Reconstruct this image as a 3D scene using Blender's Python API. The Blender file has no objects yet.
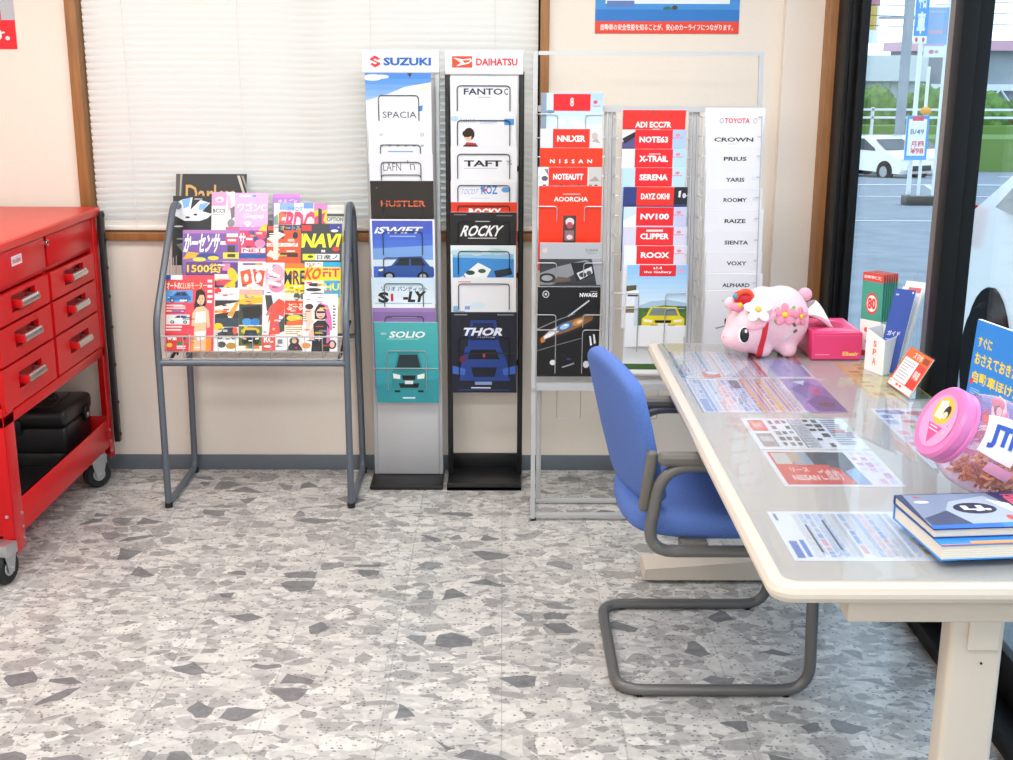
import bpy, bmesh, math, random
from mathutils import Vector as V, Matrix as M, noise
from mathutils.bvhtree import BVHTree
random.seed(7)
sc = bpy.context.scene
COL = sc.collection
PI = math.pi

# ------------------------------------------------------------------ materials
def lin(h):
    h = h.lstrip('#')
    out = []
    for i in (0, 2, 4):
        c = int(h[i:i+2], 16)/255
        out.append(c/12.92 if c <= .04045 else ((c+.055)/1.055)**2.4)
    return tuple(out)+(1,)
MATS = {}
def mat(h, rough=.5, metal=0., name=None, **k):
    key = (h, rough, metal, tuple(sorted(k.items())))
    if key in MATS: return MATS[key]
    m = bpy.data.materials.new(name or 'surface_'+h.strip('#'))
    m.use_nodes = True
    b = m.node_tree.nodes['Principled BSDF']
    b.inputs['Base Color'].default_value = lin(h)
    b.inputs['Roughness'].default_value = rough
    b.inputs['Metallic'].default_value = metal
    for n, v in k.items(): b.inputs[n.replace('_', ' ')].default_value = v
    MATS[key] = m
    return m
def paper(h): return mat(h, .42)
def nodes(name):
    m = bpy.data.materials.new(name); m.use_nodes = True
    nt = m.node_tree
    return m, nt, nt.nodes['Principled BSDF'], nt.nodes.new, nt.links.new
def clear_sheet(name, tint='#ffffff', rough=.02, ior=1.45, body=0., bodycol='#ffffff', refl=1.):
    m = bpy.data.materials.new(name); m.use_nodes = True
    nt = m.node_tree; nt.nodes.clear(); N = nt.nodes.new; L = nt.links.new
    out = N('ShaderNodeOutputMaterial'); mix = N('ShaderNodeMixShader'); tr = N('ShaderNodeBsdfTransparent')
    gl = N('ShaderNodeBsdfGlossy'); lw = N('ShaderNodeLayerWeight'); pw = N('ShaderNodeMath'); fr = N('ShaderNodeMath')
    tr.inputs[0].default_value = lin(tint); gl.inputs['Roughness'].default_value = rough
    f0 = ((ior-1)/(ior+1))**2
    pw.operation = 'POWER'; pw.inputs[1].default_value = 5.; L(lw.outputs['Facing'], pw.inputs[0])
    fr.operation = 'MULTIPLY_ADD'; fr.inputs[1].default_value = (1-f0)*refl; fr.inputs[2].default_value = f0*refl; L(pw.outputs[0], fr.inputs[0])
    lw.inputs[0].default_value = .5
    L(fr.outputs[0], mix.inputs[0]); L(gl.outputs[0], mix.inputs[2])
    if body > 0:
        m2 = N('ShaderNodeMixShader'); df = N('ShaderNodeBsdfDiffuse'); df.inputs[0].default_value = lin(bodycol)
        m2.inputs[0].default_value = body
        L(tr.outputs[0], m2.inputs[1]); L(df.outputs[0], m2.inputs[2]); L(m2.outputs[0], mix.inputs[1])
    else:
        L(tr.outputs[0], mix.inputs[1])
    L(mix.outputs[0], out.inputs[0])
    return m

def floor_material():
    m, nt, b, N, L = nodes('terrazzo_vinyl')
    geo = N('ShaderNodeNewGeometry')
    pos = geo.outputs['Position']
    def vmath(op, a, c):
        n = N('ShaderNodeVectorMath'); n.operation = op
        for i, x in enumerate((a, c)):
            if isinstance(x, (tuple, list)): n.inputs[i].default_value = x
            else: L(x, n.inputs[i])
        return n.outputs[0]
    def math_(op, a, c=0., clamp=False):
        n = N('ShaderNodeMath'); n.operation = op; n.use_clamp = clamp
        for i, x in enumerate((a, c)):
            if isinstance(x, (int, float)): n.inputs[i].default_value = x
            else: L(x, n.inputs[i])
        return n.outputs[0]
    def mixc(f, a, c):
        n = N('ShaderNodeMix'); n.data_type = 'RGBA'
        if isinstance(f, (int, float)): n.inputs[0].default_value = f
        else: L(f, n.inputs[0])
        for i, x in ((6, a), (7, c)):
            if isinstance(x, tuple): n.inputs[i].default_value = x
            else: L(x, n.inputs[i])
        return n.outputs[2]
    def ramp(f, stops, interp='CONSTANT'):
        n = N('ShaderNodeValToRGB'); n.color_ramp.interpolation = interp
        e = n.color_ramp.elements
        while len(e) < len(stops): e.new(.5)
        for i, (p, h) in enumerate(stops): e[i].position = p; e[i].color = lin(h)
        L(f, n.inputs[0]); return n.outputs[0]
    def warp(scale, amt):
        n = N('ShaderNodeTexNoise'); n.inputs['Scale'].default_value = scale; n.inputs['Detail'].default_value = 2
        L(pos, n.inputs['Vector'])
        c = vmath('SUBTRACT', n.outputs['Color'], (.5, .5, .5))
        return vmath('ADD', pos, vmath('MULTIPLY', c, (amt, amt, 0)))
    def vor(vec, scale, feature='F1', dist='EUCLIDEAN', rnd=1.):
        n = N('ShaderNodeTexVoronoi'); n.feature = feature; n.voronoi_dimensions = '2D'
        if feature == 'F1': n.distance = dist
        n.inputs['Scale'].default_value = scale; n.inputs['Randomness'].default_value = rnd
        L(vec, n.inputs['Vector']); return n
    def sep(c):
        n = N('ShaderNodeSeparateColor'); L(c, n.inputs[0]); return n
    # squeeze along one axis so the chips run long sideways
    w1 = vmath('MULTIPLY', warp(11, .03), (.86, 1.12, 1))
    w2 = vmath('MULTIPLY', warp(26, .018), (.8, 1.2, 1))
    base_n = N('ShaderNodeTexNoise'); base_n.inputs['Scale'].default_value = 3.2; base_n.inputs['Detail'].default_value = 5
    L(pos, base_n.inputs['Vector'])
    base = ramp(base_n.outputs[0], [(.3, '#a8a5a2'), (.7, '#bab7b3')], 'LINEAR')
    # fine flakes
    f = vor(w2, 52); fs = sep(f.outputs['Color'])
    flake = ramp(fs.outputs[0], [(0, '#858382'), (.12, '#a3a09e'), (.35, '#b1aeab'), (.62, '#bfbcb8'), (.84, '#cecbc6'), (.95, '#969492')])
    c = mixc(.72, base, flake)
    # middle chips
    for (vec, scale, thr, stops, seed) in (
        (w2, 27, .52, [(0, '#8c8a87'), (.2, '#a5a29f'), (.45, '#bab7b3'), (.7, '#cbc8c2'), (.9, '#d7d3cd')], 1),
        (w1, 17, .55, [(0, '#93918f'), (.2, '#aaa7a4'), (.45, '#bdbab6'), (.7, '#cecbc5')], 2),
        (w1, 11.5, .66, [(0, '#68696c'), (.2, '#7c7d7f'), (.32, '#9b9895'), (.55, '#c6c3bd'), (.8, '#d5d2cc')], 3)):
        vv = vmath('ADD', vec, (seed*3.7, seed*1.9, 0))
        v = vor(vv, scale); s = sep(v.outputs['Color']); e = vor(vv, scale, 'DISTANCE_TO_EDGE')
        on = math_('GREATER_THAN', s.outputs[1], thr)
        inside = math_('GREATER_THAN', e.outputs['Distance'], .10 if seed < 3 else .16)
        msk = math_('MULTIPLY', on, inside)
        nn = N('ShaderNodeTexNoise'); nn.inputs['Scale'].default_value = 40; nn.inputs['Detail'].default_value = 3
        L(pos, nn.inputs['Vector'])
        tone = ramp(nn.outputs[0], [(.3, '#dedede'), (.7, '#ffffff')], 'LINEAR')
        mm = N('ShaderNodeMix'); mm.data_type = 'RGBA'; mm.blend_type = 'MULTIPLY'; mm.inputs[0].default_value = .8
        L(ramp(s.outputs[0], stops), mm.inputs[6]); L(tone, mm.inputs[7])
        c = mixc(math_('MULTIPLY', msk, .86), c, mm.outputs[2])
    # dark specks
    sp = vor(pos, 85); ss = sep(sp.outputs['Color'])
    spk = math_('MULTIPLY', math_('GREATER_THAN', ss.outputs[1], .7), math_('LESS_THAN', sp.outputs['Distance'], math_('MULTIPLY', ss.outputs[2], .42)))
    c = mixc(math_('MULTIPLY', spk, .7), c, lin('#66666a'))
    # joints between the strips, every 0.3 m
    sx = N('ShaderNodeSeparateXYZ'); L(pos, sx.inputs[0])
    fx = math_('FRACT', math_('ADD', math_('DIVIDE', sx.outputs[0], .3), 100.))
    line = math_('LESS_THAN', math_('ABSOLUTE', math_('SUBTRACT', fx, .5)), .494)
    c = mixc(math_('MULTIPLY', math_('SUBTRACT', 1., line), .4), c, lin('#7d7a76'))
    hs = N('ShaderNodeHueSaturation'); hs.inputs['Value'].default_value = 1.13; L(c, hs.inputs['Color'])
    L(hs.outputs[0], b.inputs['Base Color'])
    b.inputs['Roughness'].default_value = .22
    b.inputs['Specular IOR Level'].default_value = .35
    return m

def noisy(name, c1, c2, scale, rough=.6, bump=0., stretch=(1, 1, 1), detail=4, metal=0.):
    m, nt, b, N, L = nodes(name)
    g = N('ShaderNodeTexCoord'); mp = N('ShaderNodeMapping'); mp.inputs['Scale'].default_value = stretch
    n = N('ShaderNodeTexNoise'); n.inputs['Scale'].default_value = scale; n.inputs['Detail'].default_value = detail
    r = N('ShaderNodeValToRGB'); r.color_ramp.elements[0].position = .3; r.color_ramp.elements[1].position = .7
    r.color_ramp.elements[0].color = lin(c1); r.color_ramp.elements[1].color = lin(c2)
    L(g.outputs['Object'], mp.inputs[0]); L(mp.outputs[0], n.inputs['Vector']); L(n.outputs[0], r.inputs[0]); L(r.outputs[0], b.inputs['Base Color'])
    b.inputs['Roughness'].default_value = rough; b.inputs['Metallic'].default_value = metal
    if bump:
        bp = N('ShaderNodeBump'); bp.inputs['Strength'].default_value = bump; bp.inputs['Distance'].default_value = .002
        L(n.outputs[0], bp.inputs['Height']); L(bp.outputs[0], b.inputs['Normal'])
    return m

m_wall = noisy('cream_wallpaper', '#eadfd2', '#ede3d7', 220, .8, .25)
m_floor = floor_material()
m_wood = noisy('brown_wood_trim', '#8f5f35', '#a4703f', 14, .5, 0, (6, 6, .5))
m_base = mat('#646c74', .5)
m_ceil = mat('#f2f0ea', .8)
m_blind = mat('#f7f4ee', .45)
m_cord = mat('#dad7d0', .7)
m_black = mat('#0b0c0e', .5, 0., None, Specular_IOR_Level=.22)
m_alu = mat('#75716c', .4, .6)
m_red = mat('#cc0d16', .32, 0., None, Specular_IOR_Level=.3)
m_redtop = noisy('worn_red_enamel', '#cc2c20', '#d23a2a', 5, .35)
m_pocket = mat('#a80f14', .35)
m_chrome = mat('#d2d4d6', .22, 1.)
m_zinc = mat('#b9bbbd', .35, .8)
m_rubber = mat('#141416', .6)
m_blackplastic = mat('#17181b', .38)
m_greytube = mat('#626a73', .38, .25)
m_greywire = mat('#b4b6b9', .35, .6)
m_darkwire = mat('#55585c', .35, .7)
m_silver = mat('#b9bbbe', .4, .2)
m_panel = mat('#bdbec1', .4, .15)
m_blacksteel = mat('#191a1d', .35, .1)
m_whitehdr = mat('#e8e8eb', .3)
m_chairtube = mat('#6d6c6b', .33, .35)
m_chairplastic = mat('#67655f', .5)
m_blue = noisy('blue_seat_fabric', '#4d6bb0', '#5675bb', 240, .85, .25)
m_ivory = mat('#d3c8ba', .35)
m_ivory2 = mat('#d2c6b7', .45)
m_mat = clear_sheet('clear_desk_mat', '#f3f5f7', .03, 1.5, .06, '#e9ebee', .6)
m_glass = clear_sheet('window_glass', '#f2f7f7', .0, 1.35, refl=.38)
m_acrylic = clear_sheet('clear_acrylic', '#eef4f6', .02, 1.4)
m_jar = clear_sheet('pink_clear_jar', '#fff0f7', .07, 1.45, .17, '#f9c6df')
m_asphalt = noisy('asphalt', '#787d84', '#8d9299', 2.5, .85, 0, (1, 1, 1), 8)
m_lineW = mat('#e9ebec', .7)
m_grass = noisy('grass', '#63803f', '#86a156', 30, .9)
m_hedge = noisy('hedge_leaf', '#3f5d2b', '#7d9d4a', 3, .8, 0, (1, 1, 1), 6)
m_conc = noisy('pale_concrete', '#8e969c', '#a3aab0', .6, .85)
m_carwhite = mat('#f5f2ec', .18, 0., Coat_Weight=.5)
m_carglass = mat('#2a3136', .08)
m_pig = noisy('pink_plush', '#f0c2cb', '#f5ced5', 160, .95, .4)

# ------------------------------------------------------------------ scene objects
INV = {}
def props(o, label, cat, group=None, kind=None):
    if label: o['label'] = label
    if cat: o['category'] = cat
    if group: o['group'] = group
    if kind: o['kind'] = kind
def thing(name, label, cat, loc=(0, 0, 0), group=None, rz=0.):
    o = bpy.data.objects.new(name, None); COL.objects.link(o)
    o.location = loc; o.rotation_euler = (0, 0, rz); o.empty_display_size = .05
    props(o, label, cat, group)
    INV[o.name] = (M.Translation(loc) @ M.Rotation(rz, 4, 'Z')).inverted()
    return o

_txt = {}
def text_mesh(s, bold):
    k = (s, bold)
    if k in _txt: return _txt[k]
    cu = bpy.data.curves.new('lettering', 'FONT'); cu.body = s; cu.resolution_u = 2
    cu.fill_mode = 'FRONT'; cu.offset = bold
    ob = bpy.data.objects.new('lettering', cu)
    me = bpy.data.meshes.new_from_object(ob)
    vs = [v.co.copy() for v in me.vertices]; fs = [tuple(p.vertices) for p in me.polygons]
    fs = [f if (vs[f[1]]-vs[f[0]]).cross(vs[f[2]]-vs[f[0]]).z >= 0 else f[::-1] for f in fs]
    bpy.data.objects.remove(ob); bpy.data.meshes.remove(me); bpy.data.curves.remove(cu)
    if vs:
        x0 = min(v.x for v in vs); x1 = max(v.x for v in vs); y0 = min(v.y for v in vs); y1 = max(v.y for v in vs)
        vs = [((v.x-x0)/max(x1-x0, 1e-6), (v.y-y0)/max(y1-y0, 1e-6)) for v in vs]
    _txt[k] = (vs, fs)
    return _txt[k]

class MB:
    """collects faces in world coordinates; build() links them as one mesh object"""
    def __init__(s): s.v = []; s.f = []; s.m = []; s.sm = []; s.slots = []; s.last = 0
    def slot(s, m):
        if m not in s.slots: s.slots.append(m)
        return s.slots.index(m)
    def add(s, vs, fs, m, smooth=False):
        o = len(s.v); s.v += [tuple(x) for x in vs]; k = s.slot(m)
        for f in fs: s.f.append(tuple(i+o for i in f)); s.m.append(k); s.sm.append(smooth)
        s.last = o
        return s
    def xform(s, mx):                       # moves whatever was added last
        for i in range(s.last, len(s.v)): s.v[i] = tuple(mx @ V(s.v[i]))
        return s
    def box(s, a, b, m, bev=0., seg=2):
        lo = [min(a[i], b[i]) for i in range(3)]; hi = [max(a[i], b[i]) for i in range(3)]
        bm = bmesh.new(); bmesh.ops.create_cube(bm, size=1)
        for v in bm.verts:
            v.co = V([lo[i]+(v.co[i]+.5)*(hi[i]-lo[i]) for i in range(3)])
        if bev: bmesh.ops.bevel(bm, geom=bm.edges[:]+bm.verts[:], offset=bev, segments=seg, profile=.5, affect='EDGES', clamp_overlap=True)
        bm.verts.index_update()
        s.add([v.co for v in bm.verts], [[v.index for v in f.verts] for f in bm.faces], m, bool(bev)); bm.free()
        return s
    def tube(s, path, r, m, n=10, rad=0., cap=True, closed=False):
        pts = [V(p) for p in path]
        if rad:
            out = []
            N_ = len(pts)
            for i, p in enumerate(pts):
                if not closed and i in (0, N_-1): out.append(p); continue
                a, c = pts[i-1], pts[(i+1) % N_]
                d = min(rad, (a-p).length*.48, (c-p).length*.48)
                p0 = p+(a-p).normalized()*d; p1 = p+(c-p).normalized()*d
                for k in range(7):
                    t = k/6; out.append(p0*(1-t)**2+p*2*t*(1-t)+p1*t*t)
            pts = out
        q = [pts[0]]
        for p in pts[1:]:
            if (p-q[-1]).length > 1e-5: q.append(p)
        pts = q
        n_p = len(pts)
        if n_p < 2: return s
        tan = []
        for i in range(n_p):
            if closed: t = pts[(i+1) % n_p]-pts[i-1]
            else: t = pts[min(i+1, n_p-1)]-pts[max(i-1, 0)]
            tan.append(t.normalized())
        up = V((0, 0, 1)) if abs(tan[0].z) < .9 else V((1, 0, 0))
        x = tan[0].cross(up).normalized()
        vs = []; fs = []
        for i in range(n_p):
            x = (x-tan[i]*x.dot(tan[i])).normalized(); y = tan[i].cross(x)
            rr = r[i] if isinstance(r, (list, tuple)) else r
            for k in range(n):
                a = 2*PI*k/n; vs.append(pts[i]+(x*math.cos(a)+y*math.sin(a))*rr)
        R_ = n_p if closed else n_p-1
        for i in range(R_):
            for k in range(n):
                a = i*n+k; b = i*n+(k+1) % n; j = ((i+1) % n_p)*n
                fs.append((a, b, j+(k+1) % n, j+k))
        if cap and not closed: fs.append(tuple(range(n-1, -1, -1))); fs.append(tuple((n_p-1)*n+k for k in range(n)))
        return s.add(vs, fs, m, True)
    def lathe(s, prof, mx, m, n=24):        # prof: (radius, height) about local z
        vs = []; fs = []
        for (r, z) in prof:
            for k in range(n):
                a = 2*PI*k/n; vs.append(mx @ V((r*math.cos(a), r*math.sin(a), z)))
        for i in range(len(prof)-1):
            for k in range(n):
                a = i*n+k; b = i*n+(k+1) % n; fs.append((a, b, b+n, a+n))
        if prof[0][0] > 1e-6: fs.append(tuple(range(n-1, -1, -1)))
        if prof[-1][0] > 1e-6: fs.append(tuple((len(prof)-1)*n+k for k in range(n)))
        return s.add(vs, fs, m, True)
    def cyl(s, c, axis, r, h, m, n=20, bev=.0):
        z = V(axis).normalized(); mx = M.Translation(V(c)) @ z.to_track_quat('Z', 'Y').to_matrix().to_4x4()
        b = bev or min(r, h)*.08
        return s.lathe([(r-b, -h/2), (r, -h/2+b), (r, h/2-b), (r-b, h/2)], mx, m, n)
    def ball(s, c, r, m, nu=24, nv=14, rot=None):
        r = (r, r, r) if isinstance(r, (int, float)) else r
        vs = []; fs = []
        for j in range(nv+1):
            t = PI*j/nv
            for i in range(nu):
                a = 2*PI*i/nu
                p = V((r[0]*math.sin(t)*math.cos(a), r[1]*math.sin(t)*math.sin(a), r[2]*math.cos(t)))
                if rot: p = rot @ p
                vs.append(V(c)+p)
        for j in range(nv):
            for i in range(nu):
                a = j*nu+i; b = j*nu+(i+1) % nu; fs.append((a, a+nu, b+nu, b))
        return s.add(vs, fs, m, True)
    def slab(s, x0, x1, y0, y1, z0, z1, rad, bev, m, k=6):   # rounded rectangle, eased top and bottom rims
        def loop(ins):
            r = max(rad-ins, .001); o = []
            for (cx, cy, a0) in ((x1-rad, y1-rad, 0), (x0+rad, y1-rad, 90), (x0+rad, y0+rad, 180), (x1-rad, y0+rad, 270)):
                for i in range(k+1):
                    a = math.radians(a0+90*i/k); o.append((cx+r*math.cos(a), cy+r*math.sin(a)))
            return o
        rings = []
        for t in (0, .3, 1):
            a = PI/2*t; rings.append((bev*(1-math.sin(a)), z0+bev*(1-math.cos(a))))
        rings += [(i, z1-(z-z0)) for (i, z) in rings[::-1]]
        vs = []; fs = []; n = 4*(k+1)
        for (ins, z) in rings: vs += [(x, y, z) for (x, y) in loop(ins)]
        for j in range(len(rings)-1):
            for i in range(n): fs.append((j*n+i, j*n+(i+1) % n, (j+1)*n+(i+1) % n, (j+1)*n+i))
        fs.append(tuple(range(n-1, -1, -1))); fs.append(tuple((len(rings)-1)*n+i for i in range(n)))
        return s.add(vs, fs, m, True)
    def prism(s, pts, y0, y1, m, plane='xz', smooth=False):   # outline extruded across
        n = len(pts)
        f = {'xz': lambda p, d: (p[0], d, p[1]), 'yz': lambda p, d: (d, p[0], p[1]), 'xy': lambda p, d: (p[0], p[1], d)}[plane]
        vs = [f(p, y0) for p in pts]+[f(p, y1) for p in pts]
        fs = [tuple(range(n)), tuple(range(2*n-1, n-1, -1))]+[(i, i+n, (i+1) % n+n, (i+1) % n) for i in range(n)]
        return s.add(vs, fs, m, smooth)
    def build(s, name, parent=None, loc=None, label=None, cat=None, group=None, kind=None, auto=30):
        me = bpy.data.meshes.new(name)
        root = parent
        while root is not None and root.parent is not None: root = root.parent
        if root is not None: inv = INV[root.name]
        elif loc is not None: inv = M.Translation(-V(loc))
        else: inv = M.Identity(4)
        me.from_pydata([inv @ V(v) for v in s.v], [], s.f)
        for m in s.slots: me.materials.append(m)
        me.polygons.foreach_set('material_index', s.m); me.polygons.foreach_set('use_smooth', s.sm)
        me.update()
        bm = bmesh.new(); bm.from_mesh(me)
        if name not in ART: bmesh.ops.recalc_face_normals(bm, faces=bm.faces)
        bm.to_mesh(me); bm.free()
        if any(s.sm): me.set_sharp_from_angle(angle=math.radians(auto))
        o = bpy.data.objects.new(name, me); COL.objects.link(o)
        if parent is not None: o.parent = parent
        elif loc is not None: o.location = loc; INV[o.name] = inv
        else: INV[o.name] = inv
        props(o, label, cat, group, kind)
        return o
ART = set()
def struct(mb, name): return mb.build(name, kind='structure')

# ------------------------------------------------------------------ printed artwork on a page
def R(x0, y0, x1, y1, c): return ('p', [(x0, y0), (x0, y1), (x1, y1), (x1, y0)], c)
def P(pts, c): return ('p', pts, c)
def E(cx, cy, rx, ry, c, n=18, rot=0.): return ('p', [(cx+rx*math.cos(a)*math.cos(rot)-ry*math.sin(a)*math.sin(rot), cy+rx*math.cos(a)*math.sin(rot)+ry*math.sin(a)*math.cos(rot)) for a in [2*PI*i/n for i in range(n)]], c)
def T(s, x0, y0, x1, y1, c, bold=.012, sh=0.): return ('t', s, x0, y0, x1, y1, c, bold, sh)
def lines(x0, y0, x1, y1, n, c, seed=1):
    rr = random.Random(seed); o = []; h = (y1-y0)/n
    for i in range(n): o.append(R(x0, y0+i*h, x0+(x1-x0)*rr.uniform(.6, 1), y0+i*h+h*.5, c))
    return o
def clouds(x0, y0, x1, y1, n, c, seed=1):
    rr = random.Random(seed)
    return [E(rr.uniform(x0, x1), rr.uniform(y0, y1), rr.uniform(.06, .16), rr.uniform(.015, .04), c) for _ in range(n)]
def grad(y0, y1, c0, c1, n=8, x0=0., x1=1.):
    a = [int(c0[i:i+2], 16) for i in (1, 3, 5)]; b = [int(c1[i:i+2], 16) for i in (1, 3, 5)]
    return [R(x0, y0+(y1-y0)*i/n, x1, y0+(y1-y0)*(i+1)/n, '#%02x%02x%02x' % tuple(int(p+(q-p)*i/(n-1)) for p, q in zip(a, b))) for i in range(n)]
def carfront(x0, y0, x1, y1, c, glass='#22303a', lamp='#f3ead0', dark='#15181b'):
    X = lambda u: x0+(x1-x0)*u; Y = lambda v: y0+(y1-y0)*v
    q = lambda pts, cc: P([(X(a), Y(b)) for a, b in pts], cc)
    return [q([(.08, .72), (.08, .98), (.24, .98), (.24, .72)], dark), q([(.76, .72), (.76, .98), (.92, .98), (.92, .72)], dark),
            q([(.2, .02), (.8, .02), (.9, .38), (1, .5), (1, .85), (.93, .93), (.07, .93), (0, .85), (0, .5), (.1, .38)], c),
            q([(.24, .07), (.76, .07), (.85, .38), (.15, .38)], glass),
            q([(.04, .52), (.25, .56), (.25, .66), (.05, .64)], lamp), q([(.96, .52), (.75, .56), (.75, .66), (.95, .64)], lamp),
            q([(.3, .57), (.7, .57), (.68, .68), (.32, .68)], dark), q([(.2, .76), (.8, .76), (.76, .87), (.24, .87)], dark),
            q([(.38, .7), (.62, .7), (.62, .78), (.38, .78)], '#eeeeee')]
def carside(x0, y0, x1, y1, c, glass='#26323a', dark='#15181b'):
    X = lambda u: x0+(x1-x0)*u; Y = lambda v: y0+(y1-y0)*v
    q = lambda pts, cc: P([(X(a), Y(b)) for a, b in pts], cc)
    w = lambda u: E(X(u), Y(.82), (x1-x0)*.1, (y1-y0)*.18, dark)
    w2 = lambda u: E(X(u), Y(.82), (x1-x0)*.06, (y1-y0)*.1, '#b9bcc0')
    return [q([(0, .55), (.04, .48), (.24, .4), (.38, .06), (.78, .03), (.93, .42), (1, .5), (1, .82), (0, .82)], c),
            q([(.29, .4), (.41, .12), (.56, .1), (.56, .4)], glass), q([(.59, .4), (.59, .1), (.75, .1), (.86, .4)], glass),
            w(.2), w(.8), w2(.2), w2(.8), q([(.01, .55), (.1, .52), (.08, .62), (.01, .62)], '#f4efda')]
def lady(x0, y0, x1, y1, hair='#221714', skin='#f0c3a5', top='#f7efe6', low=None):
    X = lambda u: x0+(x1-x0)*u; Y = lambda v: y0+(y1-y0)*v; w = x1-x0; h = y1-y0
    q = lambda pts, cc: P([(X(a), Y(b)) for a, b in pts], cc)
    return [q([(.28, .03), (.5, 0), (.68, .06), (.74, .25), (.6, .33), (.34, .36), (.2, .34)], hair),
            q([(.3, .3), (.62, .28), (.86, .36), (.92, .62), (.8, .64), (.76, .5), (.74, 1), (.2, 1), (.22, .6), (.1, .62), (.12, .4)], skin),
            E(X(.49), Y(.17), w*.17, h*.1, skin), q([(.3, .1), (.5, .03), (.68, .1), (.6, .1), (.44, .1), (.34, .2)], hair),
            q([(.28, .38), (.7, .36), (.74, .54), (.25, .56)], top), q([(.22, .7), (.76, .68), (.68, .82), (.4, .84)], low or top),
            E(X(.43), Y(.165), w*.025, h*.008, '#3a2520'), E(X(.57), Y(.165), w*.025, h*.008, '#3a2520'), E(X(.5), Y(.215), w*.04, h*.009, '#c8505a')]

def page(mb, O, Rv, Uv, w, h, art, base, thick=.003, edge='#f1efe9', ext=0., cover=True):
    """a printed sheet or booklet: O = middle of the lower edge of the printed face"""
    O, Rv, Uv = V(O), V(Rv).normalized(), V(Uv).normalized(); N_ = Rv.cross(Uv).normalized()
    L0 = O-Rv*(w/2)
    def pt(u, v, e=0.): return L0+Rv*(u*w)+Uv*((1-v)*h)+N_*e
    if thick:
        a = [pt(-ext, 1), pt(1, 1), pt(1, 0), pt(-ext, 0)]; b = [p-N_*thick for p in a]
        mb.add(a+b, [(4, 7, 6, 5), (0, 4, 5, 1), (1, 5, 6, 2), (2, 6, 7, 3), (3, 7, 4, 0)], paper(edge))
        mb.add(a, [(0, 1, 2, 3)], paper(base))
    else: mb.add([pt(0, 1), pt(1, 1), pt(1, 0), pt(0, 0)], [(0, 1, 2, 3)], paper(base))
    e = 0.00012; de = min(.00004, .0012/max(len(art), 1))
    for it in art:
        if it is None: continue
        if it[0] == 'p':
            pts = [pt(min(max(x, -ext), 1), min(max(y, 0), 1), e) for x, y in it[1]]
            k = len(pts)
            nrm = V((0, 0, 0))
            for i in range(k): nrm += (pts[i]-pts[0]).cross(pts[(i+1) % k]-pts[0])
            if nrm.dot(N_) < 0: pts.reverse()
            mb.add(pts, [tuple(range(k))], paper(it[2]))
        else:
            _, s_, x0, y0, x1, y1, c, bold, sh = it
            vs, fs = text_mesh(s_, bold)
            if vs: mb.add([pt(x0+(x1-x0)*a+sh*(x1-x0)*(b-.5), y1+(y0-y1)*b, e) for a, b in vs], fs, paper(c))
        e += de
    return mb
def tilted(deg):
    a = math.radians(deg); return V((0, math.sin(a), math.cos(a)))
XR = V((1, 0, 0))
def booklet(name, xc, ytop, ztop, w, h, tilt, art, base, label, cat, group, thick=.004, ext=0., edge='#f1efe9'):
    U = tilted(tilt); top = V((xc, ytop, ztop)); O = top-U*h
    ART.add(name)
    mb = page(MB(), O, XR, U, w, h, art, base, thick, edge, ext)
    return mb.build(name, loc=tuple(O), label=label, cat=cat, group=group)

# ================================================================== ROOM
YW = 4.712; CH = 2.5; XL = -2.75; XRW = 1.2; YB = -2.6
struct(MB().box((XL-.1, YB-.1, -.1), (1.31, YW+.15, 0), m_floor), 'floor')
struct(MB().box((XL-.1, YB-.1, CH), (1.4, YW+.15, CH+.1), m_ceil), 'ceiling')
WX0, WX1, WZ0, WZ1 = -1.60, .166, .93, 2.12
wb = MB()
wb.box((XL-.1, YW, 0), (WX0, YW+.14, CH), m_wall).box((WX1, YW, 0), (1.27, YW+.14, CH), m_wall)
wb.box((WX0, YW, 0), (WX1, YW+.14, WZ0), m_wall).box((WX0, YW, WZ1), (WX1, YW+.14, CH), m_wall)
struct(wb, 'wall_back')
struct(MB().box((XL-.1, YB, 0), (XL, YW, CH), m_wall), 'wall_left')
struct(MB().box((XL, YB-.1, 0), (1.4, YB, CH), m_wall), 'wall_front')
wr = MB()
wr.box((1.03, YW-.045, 0), (1.172, YW, CH), m_wall)
wr.box((1.20, YB, 2.25), (1.34, 4.57, CH), m_wall)
struct(wr, 'wall_right')
struct(MB().box((1.172, 4.585, 0), (1.245, YW, CH), m_wood, .002), 'trim_1')
struct(MB().box((XL, YW-.008, 0), (1.03, YW, .062), m_base, .002), 'baseboard_back')
struct(MB().box((XL, YB, 0), (XL+.008, YW-.008, .062), m_base, .002), 'baseboard_left')
# --- window behind the blind
win = bpy.data.objects.new('window_1', None); COL.objects.link(win); win['kind'] = 'structure'; INV[win.name] = M.Identity(4)
fm = MB()
fm.box((WX0-.006, YW-.018, WZ0-.006), (WX0+.034, YW+.1, WZ1), m_wood, .002).box((WX1-.028, YW-.018, WZ0-.006), (WX1+.004, YW+.1, WZ1), m_wood, .002)
fm.box((WX0-.006, YW-.022, WZ0-.004), (WX1+.004, YW+.1, WZ0+.026), m_wood, .002).box((WX0-.006, YW-.018, WZ1-.03), (WX1+.004, YW+.1, WZ1+.005), m_wood, .002)
fm.build('window_frame', win)
sf = MB()
for (a, b) in ((WX0+.034, -.70), (-.74, WX1-.028)):
    sf.box((a, YW+.06, WZ0+.026), (a+.03, YW+.09, WZ1-.03), m_black).box((b-.03, YW+.06, WZ0+.026), (b, YW+.09, WZ1-.03), m_black)
    sf.box((a, YW+.06, WZ0+.026), (b, YW+.09, WZ0+.066), m_black)
sf.build('window_sash', win)
MB().box((WX0+.06, YW+.073, WZ0+.06), (WX1-.05, YW+.077, WZ1-.03), m_glass).build('window_pane', win)
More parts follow.
